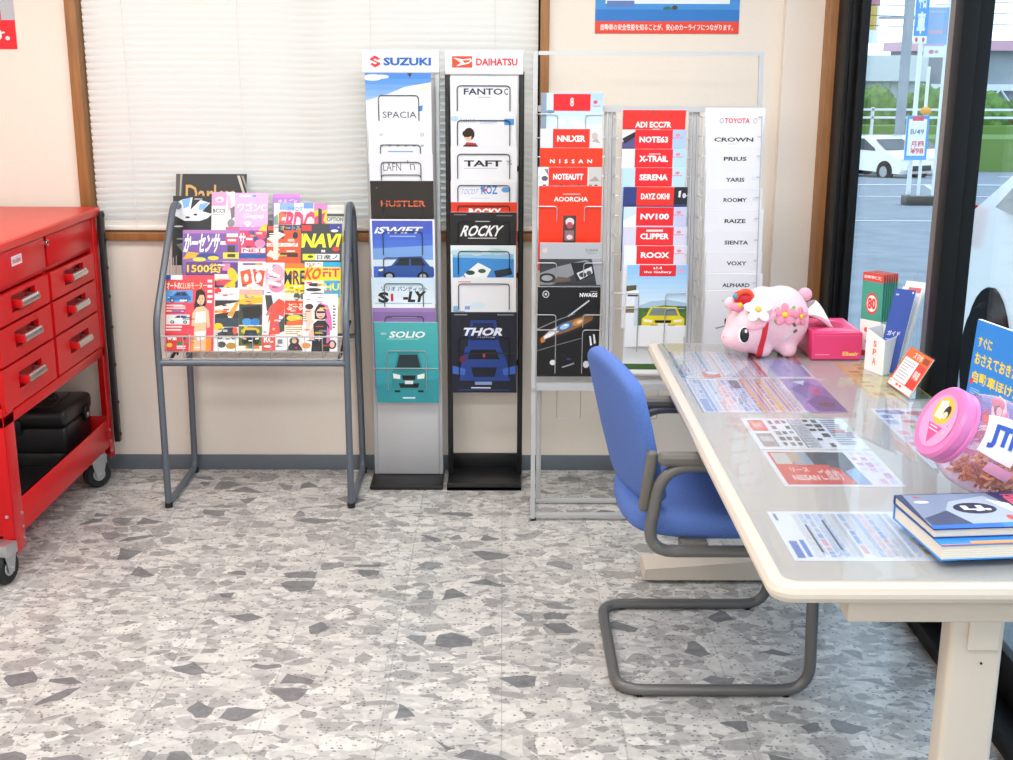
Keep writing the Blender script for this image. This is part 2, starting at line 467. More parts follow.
# --- venetian blind hung inside the frame
bl = thing('venetian_blind', 'white venetian blind with closed slats across the wide brown-framed window', 'blind', (-.71, YW+.02, 2.05))
sl = MB(); z = WZ0+.058; BX0, BX1 = WX0+.046, WX1-.036
while z < 2.06:
    c, s_ = math.cos(math.radians(63)), math.sin(math.radians(63)); hw = .0142
    pr_ = []
    for k in range(5):
        t = -1+k*.5; cur = (1-t*t)*.0026
        pr_.append((YW+.022-t*hw*c*-1*-1-cur*s_, z+t*hw*s_*1-cur*c*-.2))
    pts = pr_+[(y+.0005, zz) for y, zz in pr_[::-1]]
    sl.prism(pts, BX0, BX1, m_blind, 'yz', True); z += .0243
sl.build('slats', bl)
cd = MB()
for x in (BX0+.15, -.98, -.49, -.03):
    for dy in (.006, .038): cd.tube([(x, YW+dy, WZ0+.04), (x, YW+dy, 2.07)], .0009, m_cord, 5)
cd.build('ladder_cord', bl)
MB().box((BX0, YW+.008, WZ0+.032), (BX1, YW+.036, WZ0+.048), m_blind, .003).build('bottom_rail', bl)
MB().box((BX0, YW+.003, 2.055), (BX1, YW+.04, 2.088), m_blind, .003).build('head_rail', bl)
# --- glazed sliding doors on the right
dr = bpy.data.objects.new('door_1', None); COL.objects.link(dr); dr['kind'] = 'structure'; INV[dr.name] = M.Identity(4)
j = MB()
j.box((1.2, 4.45, 0), (1.268, 4.585, 2.25), m_black, .003).box((1.235, 4.405, .05), (1.265, 4.45, 2.2), m_black, .003).box((1.212, 4.44, .05), (1.24, 4.46, 2.2), m_black, .003)
j.box((1.2, YB, 2.15), (1.34, 4.57, 2.25), m_black, .003)
j.build('door_frame', dr)
MB().box((1.19, YB, 0), (1.315, 4.57, .05), m_black, .004).build('door_threshold', dr)
for (ya, yb, x0) in ((3.34, 4.45, 1.235), (1.35, 3.44, 1.262), (-.55, 1.40, 1.235), (-2.55, -.5, 1.262)):
    q = MB()
    q.box((x0, ya, .05), (x0+.026, yb, .165), m_black, .003).box((x0, ya, 2.06), (x0+.026, yb, 2.15), m_black, .003)
    q.build('door_rail', dr)
    MB().box((x0+.010, ya+.02, .16), (x0+.016, yb-.02, 2.07), m_glass).build('door_pane', dr)
st = MB().box((1.2, 3.34, .05), (1.245, 3.402, 2.15), m_black, .003).box((1.245, 3.36, .05), (1.29, 3.44, 2.15), m_black, .003)
st.box((1.203, 3.402, .05), (1.236, 3.45, 2.15), m_alu, .003)
for y in (1.35, -.53): st.box((1.2, y, .05), (1.29, y+.2, 2.15), m_black, .003)
st.build('door_stile', dr)

# ================================================================== LIGHTS
def area(name, loc, sx, sy, power, rot=(0, 0, 0), color=(1, 1, 1)):
    l = bpy.data.lights.new(name, 'AREA'); l.shape = 'RECTANGLE'; l.size = sx; l.size_y = sy; l.energy = power; l.color = color
    o = bpy.data.objects.new(name, l); o.location = loc; o.rotation_euler = rot; COL.objects.link(o)
for x in (-1.5, .3):
    for y in (3.35, 1.1, -1.2):
        area('ceiling_lamp', (x, y, 2.47), 1.25, .6, 27, color=(1, .975, .95))
W = bpy.data.worlds.new('overcast_sky'); sc.world = W; W.use_nodes = True
bg = W.node_tree.nodes['Background']
tc = W.node_tree.nodes.new('ShaderNodeTexCoord'); sx_ = W.node_tree.nodes.new('ShaderNodeSeparateXYZ'); rp = W.node_tree.nodes.new('ShaderNodeValToRGB')
W.node_tree.links.new(tc.outputs['Generated'], sx_.inputs[0]); W.node_tree.links.new(sx_.outputs[2], rp.inputs[0]); W.node_tree.links.new(rp.outputs[0], bg.inputs[0])
rp.color_ramp.elements[0].color = (.80, .90, 1, 1); rp.color_ramp.elements[1].color = (.55, .74, 1, 1); rp.color_ramp.elements[1].position = .8
bg.inputs[1].default_value = 2.7

# ================================================================== RED TOOL CART
CX = -1.53
cart = thing('tool_cart', 'red metal drawer cart with chrome handles on black casters at the left', 'tool cart', (-1.78, 4.13, 0))
CY0, CY1, CXL = 3.62, 4.635, -2.02
b = MB()
b.box((CXL, CY0+.01, .53), (CX-.03, CY1-.03, 1.03), m_pocket)
b.box((CX-.03, CY0+.01, .905), (CX-.012, CY1-.03, .918), m_red, .002).box((CX-.03, 4.086, .53), (CX-.012, 4.104, 1.03), m_red, .002)
b.box((CX-.03, CY0, .498), (CX, CY1-.03, .535), m_red, .003).box((CX-.03, CY1-.075, .53), (CX-.004, CY1-.03, 1.03), m_red, .003)
b.build('cabinet_body', cart)
MB().slab(CXL-.01, CX+.012, CY0-.02, CY1+.02, 1.028, 1.06, .012, .006, m_redtop).build('worktop', cart)
for (y0, y1) in ((CY0, CY0+.08), (CY1-.055, CY1)):
    for x in (CX, CXL+.04):
        p = MB().box((x-.004, y0, .085), (x, y1, 1.03 if y0 > 4 else .56), m_red, .002).box((x-.04, y0 if y0 < 4 else y1-.004, .085), (x, y0+.004 if y0 < 4 else y1, 1.03 if y0 > 4 else .56), m_red, .002)
        if x == CX:
            for zz in (.20, .155, .115): p.cyl((x+.001, y0+.066 if y0 < 4 else y0+.012, zz), (1, 0, 0), .0055, .005, m_zinc, 10)
            p.cyl((x-.02, y0-.001 if y0 < 4 else y1, .12), (0, 1, 0), .0055, .005, m_zinc, 10); p.cyl((x-.02, y0-.001 if y0 < 4 else y1, .21), (0, 1, 0), .0055, .005, m_zinc, 10)
        p.build('corner_post', cart)
t = MB().box((CXL, CY0+.004, .135), (CX-.004, CY1-.004, .143), m_red)
t.box((CX-.006, CY0+.004, .135), (CX-.002, CY1-.002, .245), m_red, .001).box((CXL, CY0+.004, .135), (CXL+.004, CY1-.004, .245), m_red, .001)
t.box((CXL, CY1-.008, .135), (CX-.004, CY1-.004, .245), m_red, .001).box((CXL, CY0+.004, .135), (CX-.004, CY0+.008, .245), m_red, .001)
t.build('lower_tray', cart)
MB().box((CXL+.02, CY0+.02, .1435), (CX-.05, CY1-.02, .149), m_blackplastic, .002).build('tray_mat', cart, label='black rubber mat on the lower tray')
def drawer(y0, y1, z0, z1, hy):
    x0, x1 = CX-.012, CX+.004
    yc, zc = (y0+y1)/2 if hy is None else hy, (z0+z1)/2+.006
    hw, hh = .1, .031
    d = MB()
    d.box((x0, y0, z0), (x1, yc-hw, z1), m_red).box((x0, yc+hw, z0), (x1, y1, z1), m_red)
    d.box((x0, yc-hw, z0), (x1, yc+hw, zc-hh), m_red).box((x0, yc-hw, zc+hh), (x1, yc+hw, z1), m_red)
    d.box((x0-.012, yc-hw, zc-hh), (x0-.008, yc+hw, zc+hh), m_pocket)
    d.box((x0-.01, yc-hw, zc+hh-.004), (x1, yc+hw, zc+hh), m_red).box((x0-.01, yc-hw, zc-hh), (x1, yc+hw, zc-hh+.004), m_red)
    o = d.build('drawer', cart)
    h = MB().tube([(x1+.012, yc-.072, zc-.004), (x1+.012, yc+.072, zc-.004)], .0145, m_chrome, 14)
    for s_ in (-1, 1): h.box((x0-.008, yc+s_*.072-.006, zc-.016), (x1+.022, yc+s_*.072+.006, zc+.01), m_chrome if s_ > 0 else m_red, .003)
    h.build('handle', o, label='chrome bar handle')
for (z0, z1) in ((.806, .9), (.684, .798), (.542, .676)):
    drawer(4.108, CY1-.078, z0, z1, 4.335); drawer(CY0+.02, 4.082, z0, z1, 3.862)
pn = MB().box((CX-.012, 4.106, .922), (CX+.001, CY1-.078, 1.024), m_red, .002).box((CX-.012, CY0+.02, .922), (CX+.001, 4.084, 1.024), m_red, .002)
pn = pn.build('front_panel', cart)
MB().cyl((CX+.004, 4.094, 1.005), (1, 0, 0), .011, .012, m_chrome, 16).cyl((CX+.011, 4.094, 1.005), (1, 0, 0), .004, .002, m_blackplastic, 10).build('lock', pn, label='round chrome key lock')
ART.add('name_plate')
lb = page(MB(), (CX+.0015, 3.84, .972), (0, 1, 0), (0, 0, 1), .085, .03, [R(.03, .1, .97, .9, '#d9c7cf'), T('noden', .1, .22, .9, .78, '#b5262e', .03)], '#e9e4e6', 0)
lb.build('name_plate', pn, label='small pale name plate')
hb = MB().box((CX+.004, CY1-.012, .14), (CX+.026, CY1+.016, 1.045), m_blackplastic, .004)
for zz in (.17, .3, .45, .6, .72, .83, .94, 1.03): hb.cyl((CX+.027, CY1+.002, zz), (1, 0, 0), .007, .006, m_blacksteel, 10)
hb.build('black_corner_strip', cart, label='black bolted strip on the rear corner')
for (x, y, a) in ((CX-.03, CY0-.03, 1.35), (CX-.03, CY1-.14, .8), (CXL+.06, CY0+.05, .2), (CXL+.06, CY1-.08, 0)):
    c = MB()
    dx, dy = math.cos(a), math.sin(a)
    rt = M.Translation((x, y, 0)) @ M.Rotation(a, 4, 'Z')
    c.box((-.03, -.032, .098), (.03, .032, .135), m_zinc, .003).xform(rt)
    for s_ in (-1, 1): c.prism([(-.028, .1), (.028, .1), (.012, .04), (-.012, .04)], s_*.024-.0015, s_*.024+.0015, m_zinc).xform(rt)
    c.cyl((0, 0, .055), (0, 1, 0), .006, .06, m_zinc, 10).xform(rt)
    co = c.build('caster', cart)
    w = MB().cyl((0, 0, .054), (0, 1, 0), .054, .036, m_rubber, 24, .008).xform(rt)
    w.cyl((0, 0, .054), (0, 1, 0), .026, .039, m_zinc, 16).xform(rt)
    w.build('wheel', co)

# black carrying case on the tray
bx = thing('tool_case', 'black hard plastic tool case sitting on the lower tray of the cart', 'tool case', (-1.76, 4.46, .149))
MB().box((-1.94, 4.32, .15), (-1.60, 4.60, .29), m_blackplastic, .014, 3).build('case_body', bx)
MB().box((-1.946, 4.312, .287), (-1.594, 4.608, .355), m_blackplastic, .02, 3).box((-1.90, 4.36, .353), (-1.66, 4.56, .361), m_blackplastic, .006).build('case_lid', bx)
MB().box((-1.597, 4.50, .262), (-1.585, 4.55, .318), m_blackplastic, .004).box((-1.587, 4.51, .275), (-1.581, 4.54, .293), m_zinc, .002).build('latch', bx)
MB().box((-1.80, 4.303, .265), (-1.76, 4.316, .32), m_blackplastic, .004).build('latch', bx)
hd = MB().tube([(-1.88, 4.46, .358), (-1.88, 4.46, .375), (-1.68, 4.46, .375), (-1.68, 4.46, .358)], .01, m_blackplastic, 10, .02).build('carry_handle', bx)
c2 = thing('plastic_tray', 'shallow black tray lying in front of the tool case on the cart', 'tray', (-1.75, 3.98, .149))
tt = MB().box((-1.96, 3.74, .15), (-1.59, 4.28, .156), m_blackplastic)
for a_, b_ in (((-1.96, 3.74, .15), (-1.952, 4.28, .205)), ((-1.598, 3.74, .15), (-1.59, 4.28, .205)), ((-1.96, 3.74, .15), (-1.59, 3.748, .205)), ((-1.96, 4.272, .15), (-1.59, 4.28, .205))): tt.box(a_, b_, m_blackplastic, .002)
tt.build('tray_body', c2)

# ================================================================== MAGAZINE RACK
mr = thing('magazine_rack', 'grey tubular steel magazine rack in front of the blind', 'magazine rack', (-.89, 4.47, 0))
for (x, nm) in ((-1.228, 'l'), (-.556, 'r')):
    xt = x+.012 if nm == 'l' else x-.012
    MB().tube([(x, 4.27, .018), (x, 4.27, .70), (xt, 4.565, 1.09), (xt, 4.672, 1.05), (x, 4.672, .018), (x, 4.27, .018)], .0125, m_greytube, 12, .05).build('side_frame', mr)
    for y in (4.272, 4.668):
        MB().cyl((x, y, .011), (0, 0, 1), .0145, .021, m_rubber, 12).build('rubber_foot', mr)
for y, zz, r_ in ((4.27, .548, .0115), (4.672, .86, .009), (4.672, .56, .009)): MB().tube([(-1.226, y, zz), (-.558, y, zz)], r_, m_greytube, 12).build('cross_bar', mr)
for x in (-1.195, -.59): MB().tube([(x, 4.29, .548), (x, 4.66, .62)], .006, m_blacksteel, 8).tube([(x, 4.40, .548), (x, 4.45, .60)], .004, m_blacksteel, 8).build('strut', mr)
wr_ = MB().tube([(-1.22, 4.272, .645), (-.562, 4.272, .645)], .003, m_greywire, 8).tube([(-1.22, 4.275, .562), (-.562, 4.275, .562)], .002, m_greywire, 8)
for i in range(11):
    x = -1.2+i*.062
    wr_.tube([(x, 4.274, .645), (x, 4.274, .562), (x, 4.55, .568)], .0017, m_greywire, 6)
for y in (4.33, 4.42, 4.51): wr_.tube([(-1.22, y, .575), (-.562, y, .575)], .0018, m_greywire, 6)
wr_.build('wire_basket', mr)
for k in range(1, 4):
    o = .045*k
    MB().tube([(-1.216, 4.318+o, .58), (-1.216, 4.318+o+.1, .89)], .002, m_greywire, 6).build('wire_divider', mr)

TM = 18
def yrow(k, z): return 4.33+.045*k+(z-.585)*math.tan(math.radians(TM))
GM = 'magazines on the grey rack'
def mag(k, xc, z, w, art, base, label, off=0., ext=0., h=.262, edge='#ece9e2'):
    if k == 0: h = (z-.578)/.951
    if w > .069 and xc not in (-1.047, -.943, -1.103, -.818, -1.163, -.672, -1.081):
        rr = random.Random(int(-xc*1000)+k); top = (1., .48, .5, .45, .3)[k]
        for _ in range(9 if k else 16):
            x = rr.uniform(.04, .7); y = rr.uniform(.02, top-.05); c = rr.choice(['#fdfaf4', '#2a2b30', '#f6d53a', '#d8384a', '#2f62b8', '#ffffff', '#8f9298'])
            art = art+lines(x, y, min(x+rr.uniform(.12, .34), .97), y+rr.uniform(.018, .045), rr.choice([1, 2, 3]), c, _)
    booklet('magazine', xc, yrow(k, z)+off, z, w, h, TM, art, base, label, 'magazine', GM, .0035, ext, edge)
# front row
mag(0, -1.133, .841, .176, [R(0, 0, .1, .06, '#2a59a8'), R(.1, 0, .34, .06, '#dfe8f2'), R(0, .08, .8, .19, '#e2492f'), T('オートの', .02, .09, .3, .19, '#ffffff', .02), T('CLUBモーター', .3, .09, .84, .18, '#ffe7df', .0),
    R(0, .2, .56, .36, '#5d9fd8')] + carside(.04, .21, .52, .36, '#2b6cb8') + lines(.02, .39, .5, .5, 3, '#ffd6d0', 3) + [R(.02, .52, .5, .65, '#e3e2dc')] + carside(.06, .52, .5, .64, '#dfe9ef') + lines(.02, .67, .5, .75, 2, '#ffe3dd', 4)
    + [R(.5, .78, .52, 1, '#f2b5a5'), R(0, .77, .5, 1, '#d93a3f'), R(.54, .82, .95, 1, '#f0912f')] + lady(.5, .18, .96, .99, '#2a1713', '#f1bd95', '#fbf3ea') + [E(.1, .92, .06, .03, '#f4c74c'), E(.3, .9, .05, .03, '#2f8f4d'), E(.4, .83, .03, .02, '#333333'), T('特集', .05, .8, .25, .86, '#ffffff', .02)] + lines(.86, .06, .97, .4, 5, '#fff1ea', 5) + lines(.25, .93, .48, .98, 2, '#ffffff', 9),
    '#e4475a', 'red magazine with a posing woman and a blue car, front row far left')
mag(0, -.999, .797, .087, [R(0, 0, 1, .17, '#f7f3ee'), E(.1, .05, .16, .05, '#d93a3f'), R(0, .2, 1, .48, '#26282b'), P([(0, .3), (1, .22), (1, .36), (0, .42)], '#efe7d8'), R(0, .36, .5, .4, '#ef6a2a'), P([(.5, .44), (.9, .22), (1, .24), (.7, .5)], '#e0a12c'), R(0, .48, 1, .62, '#32424f'), E(.15, .62, .2, .06, '#f5c72d')]
    + carside(.05, .62, .98, .82, '#3a3f45') + [R(0, .82, 1, 1, '#f3f2ee'), E(.3, .9, .18, .05, '#4b4d50'), E(.7, .92, .22, .05, '#b98b2c'), E(.85, .68, .1, .06, '#e6543a')],
    '#cfd2d3', 'magazine of black and yellow cars, front row just right of the red one', .005, .7)
mag(0, -.914, .790, .084, [R(0, 0, 1, .09, '#f4aa9e'), R(0, .09, 1, .17, '#f6cf52'), P([(0, .17), (1, .12), (1, .22), (0, .26)], '#e8b529'), R(0, .24, 1, .58, '#3b4238'), P([(.1, .3), (.9, .26), (1, .4), (.7, .5), (.2, .46)], '#14171a'), E(.35, .53, .22, .06, '#3e93d6'), E(.7, .53, .2, .06, '#2b79c4'), R(0, .6, 1, .92, '#5d6a2e'), E(.5, .68, .4, .06, '#c9b23a')]
    + carfront(.14, .66, .9, .9, '#2a2e25') + [R(0, .92, 1, 1, '#f0e6da'), R(.3, .92, .9, .97, '#ef7c34'), E(.5, .95, .14, .02, '#7fb546')],
    '#e9ddcb', 'magazine with blue-lit dark cars, third along the front row', .010, .9)
mag(0, -.832, .770, .080, [R(0, 0, 1, .55, '#e9ecee'), P([(.1, 0), (.4, 0), (.5, .2), (.2, .3)], '#3a3c40'), P([(.35, .2), (.75, .06), (1, .14), (.98, .4), (.75, .36), (.8, .7), (.3, .72), (.35, .45), (.05, .6), (.1, .4)], '#ea4f3a'), E(.82, .2, .2, .12, '#e04a35'), P([(0, .4), (.3, .36), (.2, .6), (0, .62)], '#f4f6f7'), P([(.75, .5), (1, .38), (1, .65), (.8, .68)], '#4a4c3c'), R(0, .72, .6, 1, '#e4544a'), T('RC', .08, .74, .5, .86, '#ffffff', .02), R(.66, .74, .95, .95, '#e7e7e7'), R(.7, .8, .92, .88, '#75777a'), E(.25, .93, .18, .02, '#ffffff')],
    '#dfe4e6', 'magazine with a bent red shape on pale ground, middle of the front row', .015, 1.)
mag(0, -.756, .776, .072, [R(0, 0, 1, .13, '#ddd9cf'), E(.6, .06, .16, .07, '#43464c'), E(.9, .05, .14, .06, '#5a5d64'), R(0, .13, 1, .36, '#e63e2c'), T('ぶーる', .1, .18, .9, .3, '#fff0ea', .02), R(0, .37, 1, .56, '#3c3a30'), E(.5, .44, .4, .06, '#f1c633'), P([(.1, .5), (.9, .46), (1, .55), (.1, .58)], '#e6642f'), R(0, .57, 1, .76, '#f5f1e8')] + lines(.05, .59, .95, .74, 4, '#b9913a', 6) + [R(0, .77, 1, 1, '#f0efec'), E(.5, .84, .25, .07, '#5b4038'), E(.5, .84, .12, .045, '#e9b798'), P([(.1, 1), (.3, .88), (.7, .88), (.95, 1)], '#2e3136')],
    '#efece6', 'narrow magazine with a red banner and yellow car, left of the woman in black', .020, 1.)
mag(0, -.660, .777, .126, [R(0, 0, .18, 1, '#f6f1ed'), P([(.05, .3), (.25, .2), (.3, .5), (.1, .7)], '#e9c7b4'), E(.18, .22, .12, .05, '#3b2a2a'), P([(.35, .25), (.5, .15), (.72, .2), (.82, .4), (.85, .62), (.7, .66), (.62, .4)], '#d66fb0'), P([(.33, .3), (.45, .17), (.62, .2), (.7, .42), (.58, .45), (.34, .44)], '#2b1f22'), E(.51, .34, .13, .09, '#e9b9a8'), R(.4, .30, .63, .335, '#1d1a1c'), E(.51, .395, .06, .012, '#d0486a'), P([(.3, .52), (.42, .46), (.64, .46), (.76, .56), (.78, 1), (.25, 1)], '#17161a'), P([(.3, .55), (.16, .7), (.2, .84), (.34, .8)], '#e8b79f'), P([(.7, .55), (.78, .64), (.8, .84), (.68, .86)], '#ce6aa8'), R(.46, .72, .5, .82, '#c96aa9'), T('CLASSY', .42, .02, .98, .07, '#c9c3c0', .0), E(.85, .88, .12, .08, '#2a2224'), E(.85, .88, .07, .055, '#e9bfae'), E(.1, .9, .14, .05, '#e98a3f')] + lines(.86, .2, .95, .62, 8, '#6b6560', 8) + lines(.0, .34, .14, .5, 4, '#a08f86', 9),
    '#f7f5f4', 'white magazine with a woman in black wearing sunglasses, front row far right')
# second row
mag(1, -1.065, .880, .19, [R(0, 0, 1, .17, '#6a3f86'), T('1500街', .02, .02, .68, .155, '#f4d92c', .02), R(.7, .02, .85, .12, '#e77fae'), R(0, .17, 1, 1, '#44406e'), R(.55, .17, 1, .25, '#e8e4e6'), R(.58, .25, .95, .33, '#d84b67'), E(.9, .18, .12, .08, '#e7c52d', 14, .8), E(.82, .38, .16, .08, '#f0c81f', 14, -.6), E(.82, .38, .06, .03, '#44406e'), R(.6, .43, 1, .6, '#eef0f2'), E(.6, .48, .05, .03, '#d93a3f'), P([(.7, .42), (1, .5), (1, .55), (.7, .5)], '#d6d9dd')],
    '#54407c', 'purple magazine with big yellow title and a yellow ring, second row far left')
mag(1, -.917, .881, .092, [R(0, 0, 1, .1, '#f0edf0'), R(.1, .02, .9, .05, '#8a5b8c'), R(0, .1, 1, .4, '#f0ebe8'), P([(.0, .14), (.4, .1), (.5, .3), (.1, .36)], '#ea5a35'), P([(.5, .1), (1, .13), (.9, .36), (.6, .3)], '#e84c32'), E(.75, .22, .12, .07, '#f4ebe4'), E(.25, .23, .1, .06, '#f4d7cb'), R(.1, .4, .95, .5, '#2f7fd0'), T('WCI', .12, .41, .9, .49, '#e9f4ff', .02), R(.05, .5, .95, .58, '#5aa6dd')],
    '#e6ebf2', 'pale magazine with orange shapes and blue letters, second row', .005, .7)
mag(1, -.836, .877, .070, [E(.5, .16, .5, .14, '#f2a2b8'), E(.4, .26, .4, .1, '#f6c3cf'), E(.6, .34, .4, .08, '#ee88a6'), E(.25, .07, .14, .06, '#f7f0e0'), P([(.2, .1), (.8, .18), (.7, .22), (.1, .14)], '#f9dde4'), P([(.2, .25), (.9, .3), (.8, .34), (.1, .3)], '#f9dde4')],
    '#f4dfe4', 'pink swirl patterned magazine, middle of the second row', .010, 1.)
mag(1, -.766, .874, .085, [R(0, 0, 1, .07, '#ef7c2a'), R(0, .07, .06, .5, '#24457f'), T('MRE', .05, .1, .98, .3, '#2c3142', .02), T('ニュー', .3, .34, .95, .46, '#3a3b35', .0)],
    '#f3d21d', 'yellow magazine with large dark letters, second row', .015, .6)
mag(1, -.659, .881, .132, [R(0, 0, .5, .07, '#f6f2f0'), T('特選街', .05, .01, .45, .055, '#a3365e', .01), R(.5, 0, 1, .09, '#1fa6d6'), R(0, .07, 1, .26, '#f4d21a'), T('KO', .02, .08, .45, .25, '#e14a2a', .04, .2), T('FIT', .5, .09, .97, .21, '#d8325c', .03), R(0, .27, .55, .5, '#f0f0ee'), E(.3, .32, .2, .025, '#2c2f33'), E(.25, .39, .22, .025, '#2c2f33'), E(.35, .45, .2, .02, '#3b3e42'), R(.52, .25, 1, .36, '#f4d21a'), R(.54, .26, .98, .5, '#23a9d3'), T('HU', .56, .3, .96, .4, '#f4e23a', .03)],
    '#f2e39a', 'yellow and sky-blue magazine with slanted red letters, right end of the second row')
# third row
mag(2, -1.081, .987, .208, [R(0, 0, 1, .05, '#b077b8'), R(.02, .05, .98, .42, '#7a5ba6'), T('かーセンサー', .03, .05, .78, .33, '#ffffff', .035, .06), R(.78, .05, .98, .1, '#e4e6f0'), R(.76, .1, .98, .2, '#d9486a'), R(.8, .13, .95, .16, '#ffffff'), R(.8, .22, .93, .32, '#3f4046'), P([(.0, .42), (.1, .31), (.3, .33), (.22, .4)], '#f0b53b'), E(.45, .37, .2, .04, '#3c4f97'), R(.72, .32, 1, .41, '#ecd74a'), R(.8, .34, .94, .39, '#4a4d2f'), E(.55, .4, .1, .03, '#f2d53f'), E(.3, .42, .12, .03, '#f2e05a')],
    '#8b74b4', 'purple car magazine with large white slanted lettering, third row far left')
mag(2, -.928, .998, .1, [R(0, 0, 1, .05, '#c18ad2'), E(.9, .06, .16, .06, '#f3d02f'), R(0, .06, 1, .36, '#d9426a'), T('サー', .0, .09, .5, .27, '#ffffff', .03), P([(.5, .06), (.8, .2), (1, .15), (1, .3), (.6, .3)], '#37467f'), E(.78, .24, .2, .06, '#e887b1'), R(.1, .3, .98, .37, '#f4f0f4'), T('NET', .15, .31, .9, .36, '#d83a60', .02), R(0, .38, 1, .45, '#2a54a4')],
    '#c8648e', 'pink and navy magazine beside the purple one, third row', .005, .5)
mag(2, -.811, 1.006, .126, [R(0, 0, 1, .08, '#3b4562'), R(.04, .02, .28, .12, '#e2503a'), T('オートル', .4, .01, 1, .08, '#d9b445', .02), R(0, .08, .5, .2, '#4a3230'), P([(0, .2), (.35, .1), (.55, .14), (.2, .26)], '#f0ebe0'), E(.84, .15, .08, .05, '#23333a'), R(0, .26, .92, .31, '#f7eae0'), T('スクープ', .02, .262, .9, .308, '#e45a3a', .03), R(.4, .4, .92, .46, '#3a2c2a'), P([(.1, .36), (.4, .42), (.3, .5), (.0, .44)], '#f5d9cf'), R(.2, 0, .34, .5, '#f6dccb')],
    '#e4552d', 'orange-red magazine with a pale stripe, left of the black one with yellow capitals')
mag(2, -.672, 1.010, .152, [R(.02, .02, .26, .1, '#d8343a'), R(.7, 0, 1, .12, '#3a3f9a'), E(.82, .1, .09, .02, '#f1f2f6'), E(.92, .05, .02, .01, '#f4e48a'), T('NAVI', .05, .14, .96, .34, '#eef02c', .045, .08), R(.02, .14, .06, .34, '#eef02c'), E(.86, .36, .09, .035, '#d8343a'), T('特集', .5, .37, .6, .41, '#ffffff', .02), R(.05, .43, .95, .52, '#eceff0'), R(.05, .43, .35, .52, '#d6e83a'), T('日産ノ', .4, .44, .9, .51, '#444649', .02), E(.24, .47, .07, .02, '#4a5a30')],
    '#3c3e45', 'black magazine with large lime-yellow capitals, third row far right')
# fourth row
mag(3, -1.163, 1.103, .146, [P([(0, .12), (.25, .05), (.5, .02), (.45, .2), (.7, .06), (.95, .1), (.75, .22), (1, .26), (.9, .32), (.7, .36), (.3, .36), (0, .27)], '#e9eef6'), P([(.22, .06), (.46, .02), (.4, .16), (.28, .18)], '#7fb2ec'), P([(.68, .12), (.92, .09), (.8, .2), (.66, .2)], '#7fb2ec'), E(.38, .31, .06, .015, '#22262b'), E(.58, .27, .05, .015, '#22262b'), R(.55, .04, .75, .05, '#d9d9d9'), E(.15, .44, .12, .012, '#c4c8cc'), E(.2, .62, .1, .012, '#8f9499'), P([(.1, .7), (.4, .66), (.5, .9), (.4, .9)], '#74797e'), E(.1, .14, .04, .02, '#1b1d20')],
    '#202226', 'black magazine with a white-blue splash of car, behind the purple one', .004)
mag(3, -1.047, 1.118, .086, [P([(0, 0), (.62, 0), (.66, .06), (.62, .2), (0, .2)], '#ef9fcb'), E(.34, .11, .2, .045, '#f8d5e8'), E(.34, .12, .1, .02, '#ef9fcb'), T('BCCS', .05, .24, .6, .3, '#3c3a40', .03), R(.05, .32, .55, .335, '#b9b5ba'), P([(.66, .04), (.8, .06), (.85, .22), (.72, .3)], '#f4b6d2'), P([(.8, .24), (1, .2), (1, .36), (.86, .4)], '#7d6f74'), E(.85, .45, .16, .06, '#8a8d92')],
    '#fbf7fa', 'white leaflet with a pink rounded square, top row')
mag(3, -.943, 1.115, .126, [T('ワゴンC', .1, .14, .95, .27, '#fff3fb', .03), T('Gagap', .28, .3, .9, .38, '#fdf0fa', .02), R(.15, .03, .5, .06, '#f8dcf0'), E(.6, .045, .06, .016, '#5aa4e8'), T('9,', .3, .41, .6, .52, '#ffffff', .03), E(.95, .5, .1, .05, '#f3d02f')],
    '#f2b4dc', 'plain pink magazine with white lettering, centre of the top row')
mag(3, -.782, 1.079, .15, [R(.0, 0, .12, .5, '#f3efe9'), P([(0, .2), (.1, .16), (.12, .4), (0, .44)], '#74a08c'), R(.14, 0, .5, .1, '#8fb2e2'), T('カタログ', .34, .05, .72, .12, '#3b79c8', .02), R(.74, 0, .98, .08, '#6f9ad8'), T('EBDC', .12, .12, .98, .46, '#e04a72', .04, .1), T('E', .12, .14, .3, .44, '#ec7a4a', .04), E(.92, .48, .05, .02, '#e0343f')],
    '#dfe6f2', 'pale blue magazine with big slanted red letters, top row above the orange one')
mag(3, -.683, 1.076, .048, [R(0, 0, 1, .09, '#e084c4'), R(0, .09, 1, .6, '#f1d23a'), P([(0, .2), (.9, .12), (.7, .24), (1, .3), (.1, .34)], '#d8487a'), P([(.3, .06), (.6, .08), (.6, .3), (.35, .3)], '#3a3d45')],
    '#f1d23a', 'narrow yellow and magenta magazine, second from the right in the top row', .005, .8)
mag(3, -.629, 1.072, .067, [R(.05, .03, .95, .07, '#cfd2cc'), R(0, .13, 1, .17, '#4b4d4a'), T('OPTION', .05, .18, .95, .24, '#3d3f3c', .02), R(.05, .26, .95, .42, '#c9cbc2'), R(0, .46, 1, .55, '#d6c63c')],
    '#dcdfd8', 'pale grey magazine with dark bands, right end of the top row', .010, 1.)
